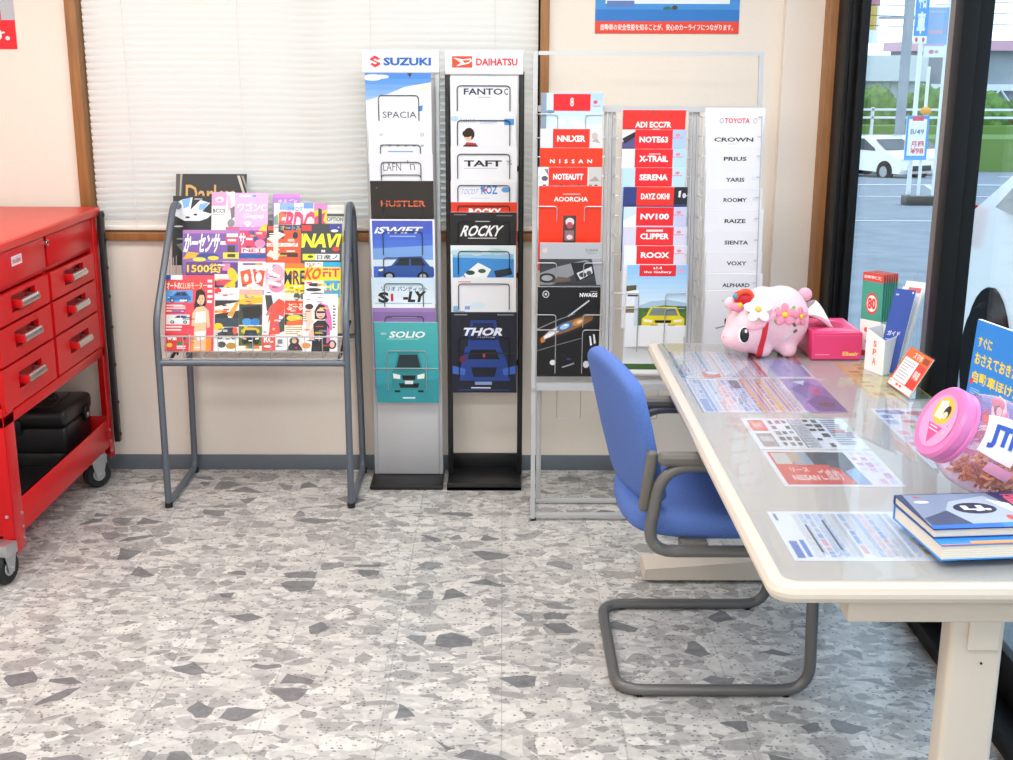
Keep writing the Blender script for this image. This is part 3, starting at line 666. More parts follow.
# tall ones at the back
mag(4, -1.103, 1.179, .268, [P([(0, 0), (.09, 0), (.1, .5), (.02, .5)], '#4d4a47'), P([(.06, 0), (.09, 0), (.07, .3), (.05, .3)], '#a39d94'), P([(.86, .02), (.9, .02), (1, .3), (.97, .3)], '#c3bdb2'), P([(.92, .02), (.95, .02), (1, .14), (1, .2)], '#8b867d'), T('Darley', .14, .13, .82, .42, '#d2a55a', .012)],
    '#1e1d1f', 'tall black brochure with gold lettering at the back of the magazine rack', 0, 0, .32)
mag(4, -.818, 1.107, .102, [R(.05, 0, 1, .05, '#d68ad8'), T('まるごと', .2, .07, .9, .15, '#f6dcf4', .02)],
    '#b884d6', 'violet booklet peeking out at the back of the top row', 0, 0, .28)

# ================================================================== BROCHURE STANDS
def hoop(mb, xc, y, z, w, h, m, tilt=-6., r=.0017, rad=.014):
    U = tilted(tilt); c = V((xc, y, z))
    mb.tube([c-XR*(w/2)-U*h, c-XR*(w/2), c+XR*(w/2), c+XR*(w/2)-U*h], r, m, 7, rad)
    return mb
TB = -6
# --- silver grey stand, blue lettered header
s1 = thing('brochure_stand', 'silver grey brochure stand with a white header in blue capitals', 'brochure stand', (-.366, 4.56, 0), 'single-column brochure stands')
MB().box((-.508, 4.462, 0), (-.228, 4.665, .018), m_blacksteel, .004).build('base', s1, label='dark grey base plate')
for x in (-.494, -.240): MB().box((x-.008, 4.60, .018), (x+.008, 4.622, 1.56), m_silver, .003).build('post', s1)
MB().box((-.486, 4.598, .02), (-.248, 4.604, .315), m_panel, .001).build('lower_panel', s1)
MB().box((-.486, 4.612, .31), (-.248, 4.616, 1.53), m_silver).build('back_sheet', s1)
h = MB().box((-.511, 4.592, 1.553), (-.231, 4.612, 1.634), m_whitehdr, .004).build('header_board', s1)
ART.add('header_print')
SZ = lambda x0, y0, x1, y1, c: [P([(x0+(x1-x0)*a, y0+(y1-y0)*b_) for a, b_ in q], c) for q in (
    [(.5, 0), (1, .27), (.78, .39), (.5, .25), (.3, .36), (.02, .24)], [(.02, .24), (.3, .36), (1, .63), (1, .68), (.97, .76), (.7, .64), (0, .37), (0, .3)], [(.5, 1), (0, .73), (.22, .61), (.5, .75), (.7, .64), (.97, .76)])]
page(MB(), (-.371, 4.5915, 1.556), XR, (0, 0, 1), .276, .075, SZ(.1, .22, .235, .78, '#e6303c') + [T('SUZUKI', .275, .31, .9, .69, '#1466c4', .045)], '#e8e8eb', 0).build('header_print', h)
def hoop_y(z, tops): return 4.535+.105*(min(t for t in tops if t > z)-z)-.0035
T1 = (1.554, 1.369, 1.268, 1.171, 1.030, .812, .698, .643)
for (xc, z) in ((-.377, 1.475), (-.373, 1.30), (-.372, 1.238), (-.372, 1.192), (-.370, 1.09), (-.371, .985), (-.372, .885), (-.37, .79), (-.37, .665)):
    hoop(MB(), xc, hoop_y(z, T1), z, .145, .09, m_darkwire).build('wire_holder', s1)
hoop(MB(), -.364, hoop_y(.53, T1), .53, .148, .16, m_greywire).build('wire_holder', s1)
MB().tube([(-.49, 4.60, .46), (-.49, hoop_y(.46, T1), .46), (-.24, hoop_y(.46, T1), .46), (-.24, 4.60, .46)], .0016, m_greywire, 6).build('wire_holder', s1)
G1 = 'brochures in the silver grey stand'
def b1(xc, z, w, art, base, label, h=.325): booklet('car_brochure', xc, 4.535, z, w, h, TB, art, base, label, 'brochure', G1)
sky = grad(0, .5, '#4f8fe0', '#cfe2f7', 8)
b1(-.377, 1.554, .236, sky + [P([(0, .3), (.3, .24), (.6, .15), (1, .1), (1, 1), (0, 1)], '#e8eaf0')] + clouds(.05, .26, .95, .36, 8, '#f3f5fb', 3) + clouds(.1, .03, .3, .08, 3, '#dfeafa', 4) + [P([(.64, 0), (.72, 0), (.68, .05)], '#4a4a4e'), T('SPACIA', .25, .42, .77, .49, '#4b4f58', .002), P([(.8, .36), (.87, .35), (.86, .41), (.8, .42)], '#4d90d8'), E(.9, .17, .1, .02, '#f3e3cf')], '#e8eaf0', 'sky-blue and white brochure with thin grey title, top of the silver stand')
b1(-.373, 1.369, .228, [E(.2, .1, .03, .015, '#b9cdbf'), E(.85, .1, .03, .02, '#9fc0a8'), E(.85, .1, .014, .009, '#eef0f5')] + [E(.2+.13*i, .22, .03, .012, '#9fb0c8') for i in range(6)] + [R(.3, .28, .7, .295, '#7da3d8')], '#e8eaf0', 'near-blank white brochure with tiny pale icons, second from the top of the silver stand')
b1(-.372, 1.268, .232, [T("LAFN", .22, .1, .5, .19, '#6d6a6a', -.003), T("'n", .6, .07, .72, .18, '#857f7e', -.003), R(.05, .02, .2, .024, '#d8d9e0')], '#e6e7ee', 'pale grey brochure with spaced thin capitals above the brown-black one')
b1(-.370, 1.171, .232, [T('HUSTLER', .16, .225, .87, .295, '#e2714a', .022), E(.1, .08, .015, .01, '#7a5a50'), R(.22, .44, .78, .5, '#8d8a88'), R(.24, .455, .5, .485, '#cf3a6a'), R(.02, 0, .98, .006, '#4a423e')], '#302a28', 'brown-black brochure with orange capitals in the silver stand')
b1(-.371, 1.030, .238, [R(.03, .015, .97, 1, '#4a6fd6')] + grad(.1, .45, '#4566cf', '#5e86e0', 5, .03, .97) + [P([(.03, .015), (.97, .015), (.97, .12), (.03, .1)], '#5363c4'), T('iSWIFT', .08, .085, .8, .165, '#f4f6fd', .03, .07), R(.3, .19, .7, .2, '#b8c6f0'), P([(.03, .34), (.97, .3), (.97, .47), (.03, .47)], '#7ea8e6'), R(.03, .47, .97, .55, '#d5e6f4')] + carside(.1, .42, .98, .72, '#33579f'), '#f1f4fb', 'blue brochure with a white border and slanted white title')
b1(-.372, .812, .237, grad(0, .4, '#cfe6f6', '#eef3f9', 5) + [T('ソリオ バンディット', .15, .1, .88, .16, '#39536f', .02), T('S', .1, .17, .27, .3, '#22262c', .05), R(.3, .19, .34, .28, '#c9304a'), T('-LY', .5, .16, .85, .29, '#22262c', .05, .1), R(.05, .3, .95, .31, '#8fc1e0')], '#d9ebf6', 'pale blue brochure with heavy dark lettering above a purple edge')
b1(-.370, .698, .237, [R(0, 0, 1, .05, '#a083bd'), R(.3, .1, .7, .12, '#c4b0d8')], '#8d71ae', 'purple brochure showing only its top edge above the teal one')
b1(-.364, .643, .239, grad(0, 1, '#4fb4b6', '#2aa0ae', 8) + [T('NEW', .1, .125, .19, .155, '#e4f5f4', .01), T('SOLIO', .24, .11, .8, .19, '#f2fafa', .03, .06), R(.2, .2, .7, .21, '#9fd8d8'), P([(0, .78), (1, .7), (1, 1), (0, 1)], '#2f97a2')] + carfront(.25, .36, .8, .88, '#2e8d96', '#20343a', '#eef4f0') + [R(.42, .93, .62, .95, '#d8f0f0')], '#46afb4', 'teal brochure with a boxy teal car, lowest in the silver stand')
# --- black stand, red lettered header
s2 = thing('brochure_stand', 'black brochure stand with a white header in red capitals', 'brochure stand', (-.07, 4.56, 0), 'single-column brochure stands')
bb = MB().box((-.212, 4.458, 0), (.074, 4.70, .016), m_blacksteel, .003).box((-.212, 4.458, 0), (.074, 4.466, .03), m_blacksteel, .002)
bb.box((-.212, 4.688, 0), (.074, 4.70, .075), m_blacksteel, .002).build('base', s2)
for x in (-.202, .068): MB().box((x-.010, 4.60, .016), (x+.010, 4.625, 1.56), m_blacksteel, .003).build('post', s2)
for zz in (.46, .8, 1.2): MB().box((-.192, 4.606, zz), (.058, 4.612, zz+.02), m_blacksteel).build('cross_bar', s2)
h = MB().box((-.211, 4.592, 1.548), (.074, 4.612, 1.635), m_whitehdr, .004).build('header_board', s2)
page(MB(), (-.0685, 4.5915, 1.552), XR, (0, 0, 1), .28, .08, [R(.085, .24, .345, .74, '#ea4a2c'), P([(.1, .3), (.22, .38), (.33, .34), (.34, .45), (.3, .56), (.14, .68), (.2, .52)], '#ffffff'), P([(.215, .42), (.325, .4), (.31, .48), (.25, .55)], '#ea4a2c'), T('DAIHATSU', .395, .33, .93, .65, '#d8283a', .035)], '#e8e8eb', 0).build('header_print', h)
T2 = (1.543, 1.417, 1.294, 1.171, 1.094, 1.057, .934, .813, .683)
for z, hh in ((1.51, .09), (1.388, .09), (1.268, .09), (1.155, .06), (1.08, .02), (1.02, .085), (.912, .09), (.79, .1), (.58, .16)):
    hoop(MB(), -.07, hoop_y(z, T2), z, .19, hh, m_blacksteel).build('wire_holder', s2)
MB().tube([(-.19, 4.60, .52), (-.19, hoop_y(.52, T2), .52), (.052, hoop_y(.52, T2), .52), (.052, 4.60, .52)], .0018, m_blacksteel, 6).build('wire_holder', s2)
G2 = 'brochures in the black stand'
def b2(xc, z, w, art, base, label, h=.325): booklet('car_brochure', xc, 4.535, z, w, h, TB, art, base, label, 'brochure', G2)
b2(-.069, 1.543, .242, [T('FANTO', .2, .13, .78, .2, '#2d3a55', .025), T('C', .8, .13, .86, .2, '#3d4a68', .02), R(.42, .22, .6, .235, '#b7bfd0'), R(.05, .06, .25, .065, '#c9cfdd')], '#e8eaf0', 'white brochure with dark blue capitals, top of the black stand')
b2(-.071, 1.417, .236, [T('TANTO', .14, .07, .38, .12, '#9fb6da', 0), T('custom', .45, .09, .7, .13, '#a9c2e4', 0), R(.82, .07, .97, .14, '#4b94dc'), E(.06, .07, .06, .03, '#b4d3f0'), P([(.16, .42), (.24, .33), (.38, .34), (.46, .42)], '#b8343c'), E(.28, .24, .085, .07, '#3a2620'), E(.265, .275, .05, .045, '#eac0a0'), E(.25, .235, .075, .04, '#2e1e1a'), P([(.12, .46), (.2, .36), (.4, .36), (.46, .46)], '#5a2a2c')], '#e8eaf0', 'white brochure with a small dark-haired child in red, second in the black stand')
b2(-.069, 1.294, .242, [T('TAFT', .2, .15, .77, .22, '#25272c', .03), T('%', .84, .15, .92, .2, '#6b6e78', 0), R(.2, .235, .7, .245, '#c4c8d2')], '#e8eaf0', 'white brochure with bold black four-letter title')
b2(-.072, 1.171, .238, [T('TOCOT', .16, .09, .42, .15, '#7fa6dc', 0, .1), P([(.45, .08), (.5, .13), (.5, .06)], '#3b78cc'), T('KOZ', .47, .05, .72, .15, '#4a86d2', .03), E(.53, .1, .03, .015, '#e0485a'), E(.85, .1, .07, .03, '#5b98d8'), R(.3, .19, .6, .2, '#c7d8ee')], '#e8eaf0', 'white brochure with pale blue handwriting above the red strip')
b2(-.069, 1.094, .243, [T('ROCKY', .27, .07, .76, .16, '#ffffff', .04)], '#e23c24', 'bright red brochure edge with white letters in the black stand')
b2(-.072, 1.057, .245, [R(.06, .025, .25, .032, '#8e8e92'), R(.7, .035, .94, .042, '#8e8e92'), T('ROCKY', .18, .15, .78, .28, '#f4f4f4', .028, .12), R(.38, .1, .6, .115, '#cfcfd2'), R(.27, .295, .7, .305, '#d8d8da'), E(.1, .44, .2, .02, '#6d7076'), R(.45, .4, .48, .46, '#4aa8cf'), R(.7, .42, .73, .46, '#8e90c0')], '#222224', 'black brochure with slanted white title, middle of the black stand')
b2(-.072, .934, .243, [R(.03, .02, .97, 1, '#8fc3e6'), P([(.03, .14), (.97, .16), (.97, .45), (.03, .5)], '#3f8fd8'), P([(.2, .34), (.42, .2), (.62, .28), (.52, .42), (.3, .46)], '#f1f5f6'), E(.3, .32, .07, .028, '#274a44'), E(.48, .3, .06, .025, '#2a5c50'), P([(.66, .3), (.92, .26), (.95, .34), (.7, .38)], '#22303c'), E(.42, .43, .08, .025, '#58a05a'), P([(.03, .4), (.2, .36), (.22, .5), (.03, .5)], '#e6eef0'), R(.03, .02, .97, .1, '#dfeef4')] + clouds(.1, .04, .9, .1, 5, '#bfe0ea', 6), '#e9f2f6', 'brochure with white and blue cars seen from above in the black stand')
b2(-.070, .813, .240, [R(.1, .04, .3, .055, '#e39a9a'), R(.7, .07, .9, .08, '#e0a6a6'), R(.2, .34, .28, .38, '#7f9fe0'), E(.4, .33, .12, .04, '#d5e7f4'), R(.02, .34, .1, .46, '#7fb0d8'), R(.02, .4, .2, .46, '#466c9c')], '#e8eaf0', 'mostly blank white brochure with faint blue marks above the dark one')
b2(-.070, .683, .250, [R(.05, .03, .25, .037, '#b8bdc8'), R(.7, .03, .95, .037, '#b8bdc8'), P([(.3, .1), (.68, .1), (.76, .5), (.24, .5)], '#1f3f8f'), P([(.34, .13), (.64, .13), (.7, .34), (.28, .34)], '#16244a'), T('THOR', .18, .19, .8, .29, '#e9eefb', .04, .08), T('CUSTOM', .4, .3, .66, .325, '#c2cbe4', .01), P([(.22, .42), (.75, .42), (.85, .6), (.9, .85), (.12, .85), (.16, .6)], '#22428f'), P([(.3, .46), (.68, .46), (.74, .58), (.25, .58)], '#0b1020'), P([(.02, .66), (.22, .7), (.2, .78), (.02, .76)], '#3e68c4'), P([(.98, .66), (.78, .7), (.8, .78), (.98, .76)], '#3e68c4'), P([(.3, .68), (.7, .68), (.66, .8), (.34, .8)], '#0c1326'), R(.3, .93, .6, .945, '#dfe6f6'), R(.36, .86, .62, .9, '#8ba2d4'), E(.5, .53, .02, .03, '#c04a54'), E(.17, .58, .06, .04, '#6a2440'), R(.1, .96, .9, .97, '#2a4a8f')], '#151a2c', 'dark navy brochure with a blue car front, lowest in the black stand')

# ================================================================== WIDE SILVER RACK
rk = thing('brochure_rack', 'wide silver steel rack of three brochure columns beside the right pillar', 'brochure rack', (.49, 4.24, 0))
def ry(z): return 4.14+.1*z
RX0, RX1 = .102, .886
def leanbar(x0, x1, z0, z1, th=.016, dy=0.):
    a, c = ry(z0)+dy, ry(z1)+dy
    return [(x0, a, z0), (x1, a, z0), (x1, a+th, z0), (x0, a+th, z0), (x0, c, z1), (x1, c, z1), (x1, c+th, z1), (x0, c+th, z1)]
HEX = [(0, 3, 2, 1), (4, 5, 6, 7), (0, 1, 5, 4), (1, 2, 6, 5), (2, 3, 7, 6), (3, 0, 4, 7)]
for x in (RX0, RX1-.018): MB().add(leanbar(x, x+.015, .004, 1.63), HEX, m_silver).cyl((x+.009, 4.148, .004), (0, 0, 1), .011, .008, m_rubber, 10).build('post', rk)
for (za, zb) in ((1.617, 1.63), (1.43, 1.45), (.472, .496)): MB().add(leanbar(RX0+.018, RX1-.018, za, zb), HEX, m_silver).build('cross_bar', rk)
MB().box((RX0+.018, 4.14, .010), (RX1-.018, 4.156, .028), m_silver, .002).build('floor_bar', rk)
for x in (.366, .380, .642, .656, .352, .668): MB().add(leanbar(x-.005, x+.005, .49, 1.43, .01, .012), HEX, m_silver).build('column_upright', rk)
for x in (.125, .845): MB().box((x, 4.31, .02), (x+.018, 4.326, .478), m_silver, .002).build('rear_leg', rk)
for zz in (.004, .455): MB().box((.125, 4.31, zz), (.863, 4.326, zz+.016), m_silver, .002).build('rear_bar', rk)
for x in (RX0, RX1-.018): 
    for ya, zz in ((4.15, .006), (4.18, .472)): MB().box((x, ya, zz), (x+.016, 4.32, zz+.015), m_silver, .002).build('side_bar', rk)
MB().box((RX0+.018, 4.19, .484), (RX1-.018, 4.33, .49), m_silver).build('bottom_shelf', rk)
for x0 in (.195, .47, .72):
    MB().tube([(x0, 4.225, .478), (x0, 4.235, .355), (x0+.085, 4.235, .355), (x0+.085, 4.225, .478)], .0018, m_greywire, 7, .006).build('wire_hook', rk)
COLS = ((.233, .115, .349), (.52, .382, .638), (.79, .672, .875))
TOPS = ((1.493, 1.375, 1.312, 1.248, 1.185, .993, .843), (1.438, 1.373, 1.309, 1.247, 1.183, 1.115, 1.048, .984, .919), (1.446, 1.381, 1.317, 1.247, 1.179, 1.108, 1.035, .964, .889, .831))
for ci, (xc, xa, xb) in enumerate(COLS):
    for ti, zt in enumerate(TOPS[ci]):
        tall = (zt-(TOPS[ci]+(.52,))[ti+1]) > .1 and ci < 2
        for s_ in (-1, 1):
            x_out = xa if s_ < 0 else xb; w = MB()
            if tall:
                for dz in ((.07,) if zt-(TOPS[ci]+(.52,))[ti+1] < .2 else (.10, .155)):
                    z = zt-dz; y = 4.10+.1*zt+.105*dz-.0035; hg = .05 if dz == .07 else .045 if dz == .1 else .16
                    x_in = xc+s_*.047
                    w.tube([(x_out, y+.05, z), (x_out, y, z), (x_in, y, z), (x_in, y+hg*.105, z-hg)], .0017, m_greywire, 6, .012)
            else:
                z = zt-.03; y = 4.10+.1*zt+.003-.0045
                w.tube([(x_out, y+.06, z), (x_out, y, z), (x_out-s_*.012, y, z)], .0016, m_greywire, 6, .01)
            w.build('pocket_wire', rk)
    for s_, x in ((-1, xa), (1, xb)):
        MB().tube([(x, ry(.5)-.045, .5), (x, ry(1.42)-.045, 1.42)], .0018, m_greywire, 6).tube([(x+s_*.006, ry(.5)+.03, .5), (x+s_*.006, ry(1.42)+.03, 1.42)], .0018, m_greywire, 6).build('column_wire', rk)
def rb(xc, z, w, art, base, label, group, h=.297, back=0.): booklet('car_brochure', xc, 4.10+.1*z+back, z, w, h, TB, art, base, label, 'brochure', group, .0035)
G3 = 'brochures in the left column of the wide rack'
RED = '#e5242c'; OR = '#ea3a1e'
badge = lambda: [E(.87, .06, .035, .018, '#e08a92'), R(.79, .085, .95, .095, '#d98fa0')]
def nis(title, bg=(), ty=(.16, .31), red=RED, x0=.2, x1=.79, tail=()):
    h = .295
    return list(bg) + [R(x0, .0, x1, h*.74, red), T(title, x0+.07, .075, x1-.07, .145, '#ffffff', .035)] + list(tail)
skyb = grad(0, .5, '#8fc3ee', '#d4e9f8', 6)
rb(.233, 1.493, .209, grad(0, .5, '#a9cdec', '#dcecf8', 6) + [R(0, 0, .09, .5, '#8798ad'), R(.09, 0, .2, .2, '#c9d9ea'), E(.15, .21, .07, .02, '#6f88a6'), R(.2, .01, .8, .2, RED), T('8', .47, .05, .53, .15, '#ffd9d9', .02), E(.88, .1, .035, .02, '#e2525a'), R(.83, .14, .96, .15, '#c98ab0')] + clouds(.3, .3, .9, .42, 5, '#e9f3fb', 5), '#cfe4f5', 'sky-blue brochure with a red title block, top of the left column in the wide rack', G3)
rb(.233, 1.375, .212, nis('NNLXER', [R(0, 0, .2, .3, '#dbe8f3'), R(.79, 0, 1, .3, '#d9d8d8'), R(0, .19, 1, .3, '#cfe3f2'), E(.1, .15, .1, .04, '#eef4f8')], red='#e93324', tail=[E(.87, .08, .05, .04, '#c4b9b6'), P([(.82, .14), (.9, .1), (.96, .16)], '#b3a7a4')]), '#dde9f3', 'pale brochure with a red title block above the all-red one', G3)
rb(.233, 1.312, .213, [T('N  I  S  S  A  N', .16, .13, .83, .175, '#ffffff', .02)], OR, 'all-red brochure with widely spaced white capitals in the wide rack', G3)
rb(.228, 1.248, .218, nis('NOTEAUTT', [R(0, 0, .18, .3, '#e9eaec'), R(.79, 0, 1, .3, '#c9c7c6'), E(.11, .13, .05, .03, '#5a5d62'), P([(.1, .02), (.16, .02), (.17, .1), (.13, .06)], '#84878c')], red='#ea3324', x0=.17, x1=.78, tail=[P([(.8, .16), (.9, .1), (.97, .16)], '#a39b97')] + [R(.08+.09*i, .2, .13+.09*i, .27, ('#4a4d52', '#c0303a', '#6b6e73')[i % 3]) for i in range(10)]), '#f1f1f2', 'white-edged brochure with red block over a row of tiny cars', G3)
rb(.231, 1.185, .215, [R(.38, .09, .66, .097, '#ffd9d0'), T('AOORCHA', .24, .125, .78, .18, '#fff2ee', .025), R(.395, .345, .6, 1, '#4a3b3c'), E(.5, .42, .07, .05, '#e5d3d2'), E(.5, .46, .05, .04, '#b84a5a'), R(.42, .52, .57, .64, '#8d6f74'), E(.5, .6, .05, .03, '#e9d4d8')], OR, 'large red brochure with a narrow dark photograph in its centre', G3)
rb(.235, .993, .213, [R(0, .0, 1, .19, '#b3b7bd'), E(.08, .09, .04, .03, '#d8c3c3'), T('ELGRAND', .74, .07, .94, .1, '#42464d', .0), T('interior', .76, .11, .92, .13, '#6a6e75', .0), R(0, .19, 1, .5, '#3b3e43'), P([(0, .36), (.3, .28), (.75, .2), (.85, .24), (.5, .4), (.2, .5), (0, .5)], '#8c8f94'), E(.12, .42, .14, .06, '#2a2d31'), E(.12, .42, .09, .035, '#9da0a5'), P([(.5, .24), (.84, .22), (.9, .38), (.6, .46)], '#22252a'), P([(.6, .36), (.84, .28), (.86, .36), (.66, .44)], '#d9dde0'), E(.7, .38, .06, .03, '#3a3d42'), E(.8, .36, .04, .03, '#4b4e54'), P([(.3, .4), (.5, .42), (.5, .46), (.2, .48)], '#6b5a50'), P([(.84, .19), (1, .19), (1, .5), (.93, .5)], '#a0a4a9')], '#565a60', 'grey brochure with a car dashboard photograph', G3)
rb(.230, .843, .217, [E(.13, .08, .055, .04, '#c9cacd'), E(.13, .08, .04, .03, '#15161a'), E(.13, .08, .02, .014, '#c9cacd'), T('NWAGS', .67, .065, .95, .11, '#f2f2f3', .035), R(.84, .045, .95, .055, '#8d8e92'), P([(.48, .32), (.82, .14), (.83, .155), (.5, .33)], '#c4c7cb'), P([(0, .6), (.12, .5), (.35, .4), (.62, .32), (.84, .275), (.95, .28), (.96, .33), (.86, .4), (.66, .48), (.4, .54), (.15, .6), (0, .66)], '#2a2322'), P([(.05, .57), (.2, .475), (.4, .4), (.62, .345), (.82, .305), (.9, .31), (.88, .36), (.74, .42), (.5, .49), (.25, .545), (.08, .6)], '#8a5f3c'), P([(.07, .57), (.2, .485), (.36, .425), (.4, .47), (.26, .53), (.1, .585)], '#d5dbe1'), E(.2, .53, .09, .022, '#f3f5f7', rot=-.3), E(.44, .435, .13, .045, '#3f6f9f', rot=-.25), E(.44, .435, .08, .028, '#a9c8e4', rot=-.25), E(.46, .42, .03, .01, '#ffffff'), E(.66, .385, .1, .035, '#c58a4c', rot=-.25), E(.68, .38, .05, .018, '#e9c493', rot=-.25), E(.84, .335, .06, .02, '#7c5632', rot=-.2), P([(.05, .58), (.1, .55), (.13, .6), (.07, .62)], '#d07a34'), P([(0, .46), (.3, .365), (.6, .29), (.6, .297), (.3, .375), (0, .472)], '#8b8f95'), P([(0, .7), (.3, .64), (.72, .56), (.73, .567), (.3, .65), (0, .715)], '#6d7076'), P([(.84, .54), (.865, .54), (.89, .64), (.86, .65)], '#e8e8ea'), P([(.9, .52), (.925, .52), (.95, .62), (.92, .63)], '#e8e8ea'), E(.26, .84, .05, .03, '#e4e6e8'), E(.8, .86, .05, .04, '#d2d4d8'), P([(.4, .89), (.6, .84), (.61, .855), (.42, .9)], '#9ea1a6'), E(.52, .8, .04, .012, '#2e3a7a'), R(.04, .48, .5, .485, '#7b6a5c')], '#121317', 'black brochure with a close-up of a car headlamp, lowest left in the wide rack', G3, .33)
G4 = 'brochures in the middle column of the wide rack'
rb(.512, 1.438, .213, [T('ADI ECC7R', .2, .13, .78, .2, '#ffe9e6', .04), R(.48, .21, .6, .225, '#ffd4cf'), P([(.46, 0), (.5, 0), (.5, .07)], '#8a4a40')], '#e6302c', 'plain red brochure at the top of the middle column in the wide rack', G4)
rb(.513, 1.373, .216, nis('NOTE63', [R(0, 0, .2, .3, '#f0eaf0'), P([(0, .14), (.2, .05), (.2, .3), (0, .3)], '#5a5488'), P([(0, .1), (.2, .02), (.2, .08), (.04, .16)], '#2a2833'), R(.79, 0, 1, .3, '#a9c3ea'), R(.2, .22, .79, .3, '#aacbea')], tail=badge() + [R(.42, .24, .62, .28, '#c9849a')]), '#e4dfee', 'brochure with a violet car corner and red block, middle column', G4)
rb(.514, 1.309, .219, nis('X-TRAIL', [R(0, 0, .2, .3, '#f1f4fa'), R(.79, 0, 1, .3, '#b4d4f0'), R(0, .22, 1, .3, '#c9e2f5')], tail=badge() + [P([(.3, .27), (.6, .25), (.62, .27), (.3, .285)], '#55606e'), R(.42, .05, .6, .06, '#ffd6d2')]), '#e9f1fa', 'brochure with white left edge and red block, third in the middle column', G4)
rb(.515, 1.247, .215, nis('SERENA', [R(0, 0, 1, .3, '#b9daf2'), P([(.4, .3), (.46, .24), (.6, .24), (.64, .3)], '#eef6fb')], tail=badge()), '#b9daf2', 'pale sky-blue brochure with a red block, fourth in the middle column', G4)
rb(.521, 1.183, .220, nis('DAYZ OKHI', [R(0, 0, 1, .3, '#2e3f7c'), R(.79, 0, 1, .2, '#1c222c'), P([(.86, .05), (.9, .04), (.89, .12), (.86, .12)], '#e6e9ec'), E(.95, .1, .03, .03, '#cfd3d8')], red='#ea2f26', x0=.21), '#2e3f7c', 'navy-edged brochure with a red block, fifth in the middle column', G4)
rb(.522, 1.115, .217, nis('NV100', [R(0, 0, 1, .3, '#c9def2'), R(.79, 0, 1, .3, '#c3c6e2'), P([(0, .16), (.2, .08), (.2, .24), (0, .3)], '#f1f3f8')], tail=badge()), '#d9e6f4', 'pale brochure with bold white letters and digits on a red block', G4)
rb(.523, 1.048, .219, nis('CLIPPER', [R(0, 0, 1, .3, '#d3d2e6'), R(.3, .22, .7, .3, '#bfc0d8')], red='#e62a30', tail=badge() + [R(.36, .03, .62, .055, '#ffdad8')]), '#dad9ea', 'lilac-edged brochure with a red block, middle column', G4)
rb(.526, .984, .218, nis('ROOX', [R(0, 0, 1, .3, '#e8edf5'), R(.79, 0, 1, .3, '#d9d6e6')], red='#e62a2e', tail=badge()), '#eef1f7', 'near-white brochure with a red block just above the sky photograph', G4)
rb(.536, .919, .213, grad(0, .46, '#8cc3f2', '#cfe7fa', 8) + [R(.2, .0, .79, .135, RED), T('a1.4', .42, .02, .56, .05, '#ffffff', .03), T('the Gallery', .27, .07, .72, .105, '#ffffff', .02), E(.88, .07, .04, .03, '#e3a3b4'), P([(.2, .5), (.4, .44), (.7, .42), (1, .46), (1, .56), (.2, .56)], '#a9c7de'), R(.2, .52, 1, .74, '#55763e'), P([(.3, .53), (.6, .49), (1, .5), (1, .56), (.3, .57)], '#48683a')] + carfront(.27, .50, .97, .80, '#e8d528', '#7b8a83', '#f6f2dc') + [R(.22, .735, 1, 1, '#eef0f2'), R(0, .3, .2, 1, '#e9eef4'), R(.02, .36, .19, .38, '#2e3238'), P([(0, .25), (.16, .24), (.16, .3), (0, .32)], '#5c5236'), R(0, .5, .14, .58, '#8a7a58'), R(.14, .38, .2, .74, '#cfdcea')], '#f0f2f4', 'sky-photograph brochure with a yellow car, lowest front in the middle column', G4)
rb(.534, .79, .214, [R(0, 0, 1, 1, '#f0f2f4'), R(0, .86, 1, .94, '#466a38'), R(0, .94, 1, 1, '#f4f5f6'), R(.62, .95, .8, .975, '#2f5fb0')], '#f0f2f4', 'brochure with a green strip hanging lowest in the middle column', G4, .275, .045)
G5 = 'white brochures in the right column of the wide rack'
ORD = ('below the top sheet', 'third from the top', 'fourth from the top', 'fifth from the top', 'sixth from the top', 'seventh from the top', 'eighth from the top', 'ninth from the top', 'lowest, behind the plush pig')
rb(.786, 1.446, .203, [T('TOYOTA', .33, .115, .75, .175, '#d8283c', .03), E(.28, .145, .035, .03, '#8e8f94'), E(.28, .145, .024, .02, '#f1f1f4'), E(.84, .145, .035, .03, '#a9aab0'), E(.84, .145, .024, .02, '#f1f1f4')], '#e6e6ea', 'white brochure with red capitals between two rings, top of the right column', G5)
TOY = [(.782, 1.381, .19, 'CROWN', .16, .86), (.784, 1.317, .19, 'PRIUS', .33, .74), (.787, 1.247, .188, 'YARIS', .36, .70), (.790, 1.179, .194, 'ROOMY', .32, .73), (.793, 1.108, .2, 'RAIZE', .34, .7), (.794, 1.035, .195, 'SIENTA', .34, .76), (.797, .964, .191, 'VOXY', .37, .73), (.799, .889, .196, 'ALPHARD', .3, .78), (.801, .831, .197, 'HIACE', .3, .6)]
for i, (xc, z, w, t_, x0, x1) in enumerate(TOY):
    a = [T(t_, x0, .112, x1, .16, '#2a2c30', .03)] if i < 8 else [T(t_, x0, .11, x1, .13, '#8b8d92', 0)]
    if i == 0: a.append(R(.42, .18, .58, .19, '#c9cad0'))
    if i in (2, 3, 4): a.append(E(.86, .12, .03, .025, '#d6dde6'))
    a += [P([(.02, .8), (.5, .7), (.98, .78), (.98, .9), (.02, .92)], '#e4e6ea'), R(.45, .2, .98, .205, '#e7e8ec')]
    if i == 8: a += [P([(.2, .45), (.5, .4), (.52, .41), (.22, .47)], '#9a9ca2')]
    rb(xc, z, w, a, ('#e4e4e9', '#e2e3e8')[i % 2], 'white brochure with black capitals in the right column, '+ORD[i], G5)

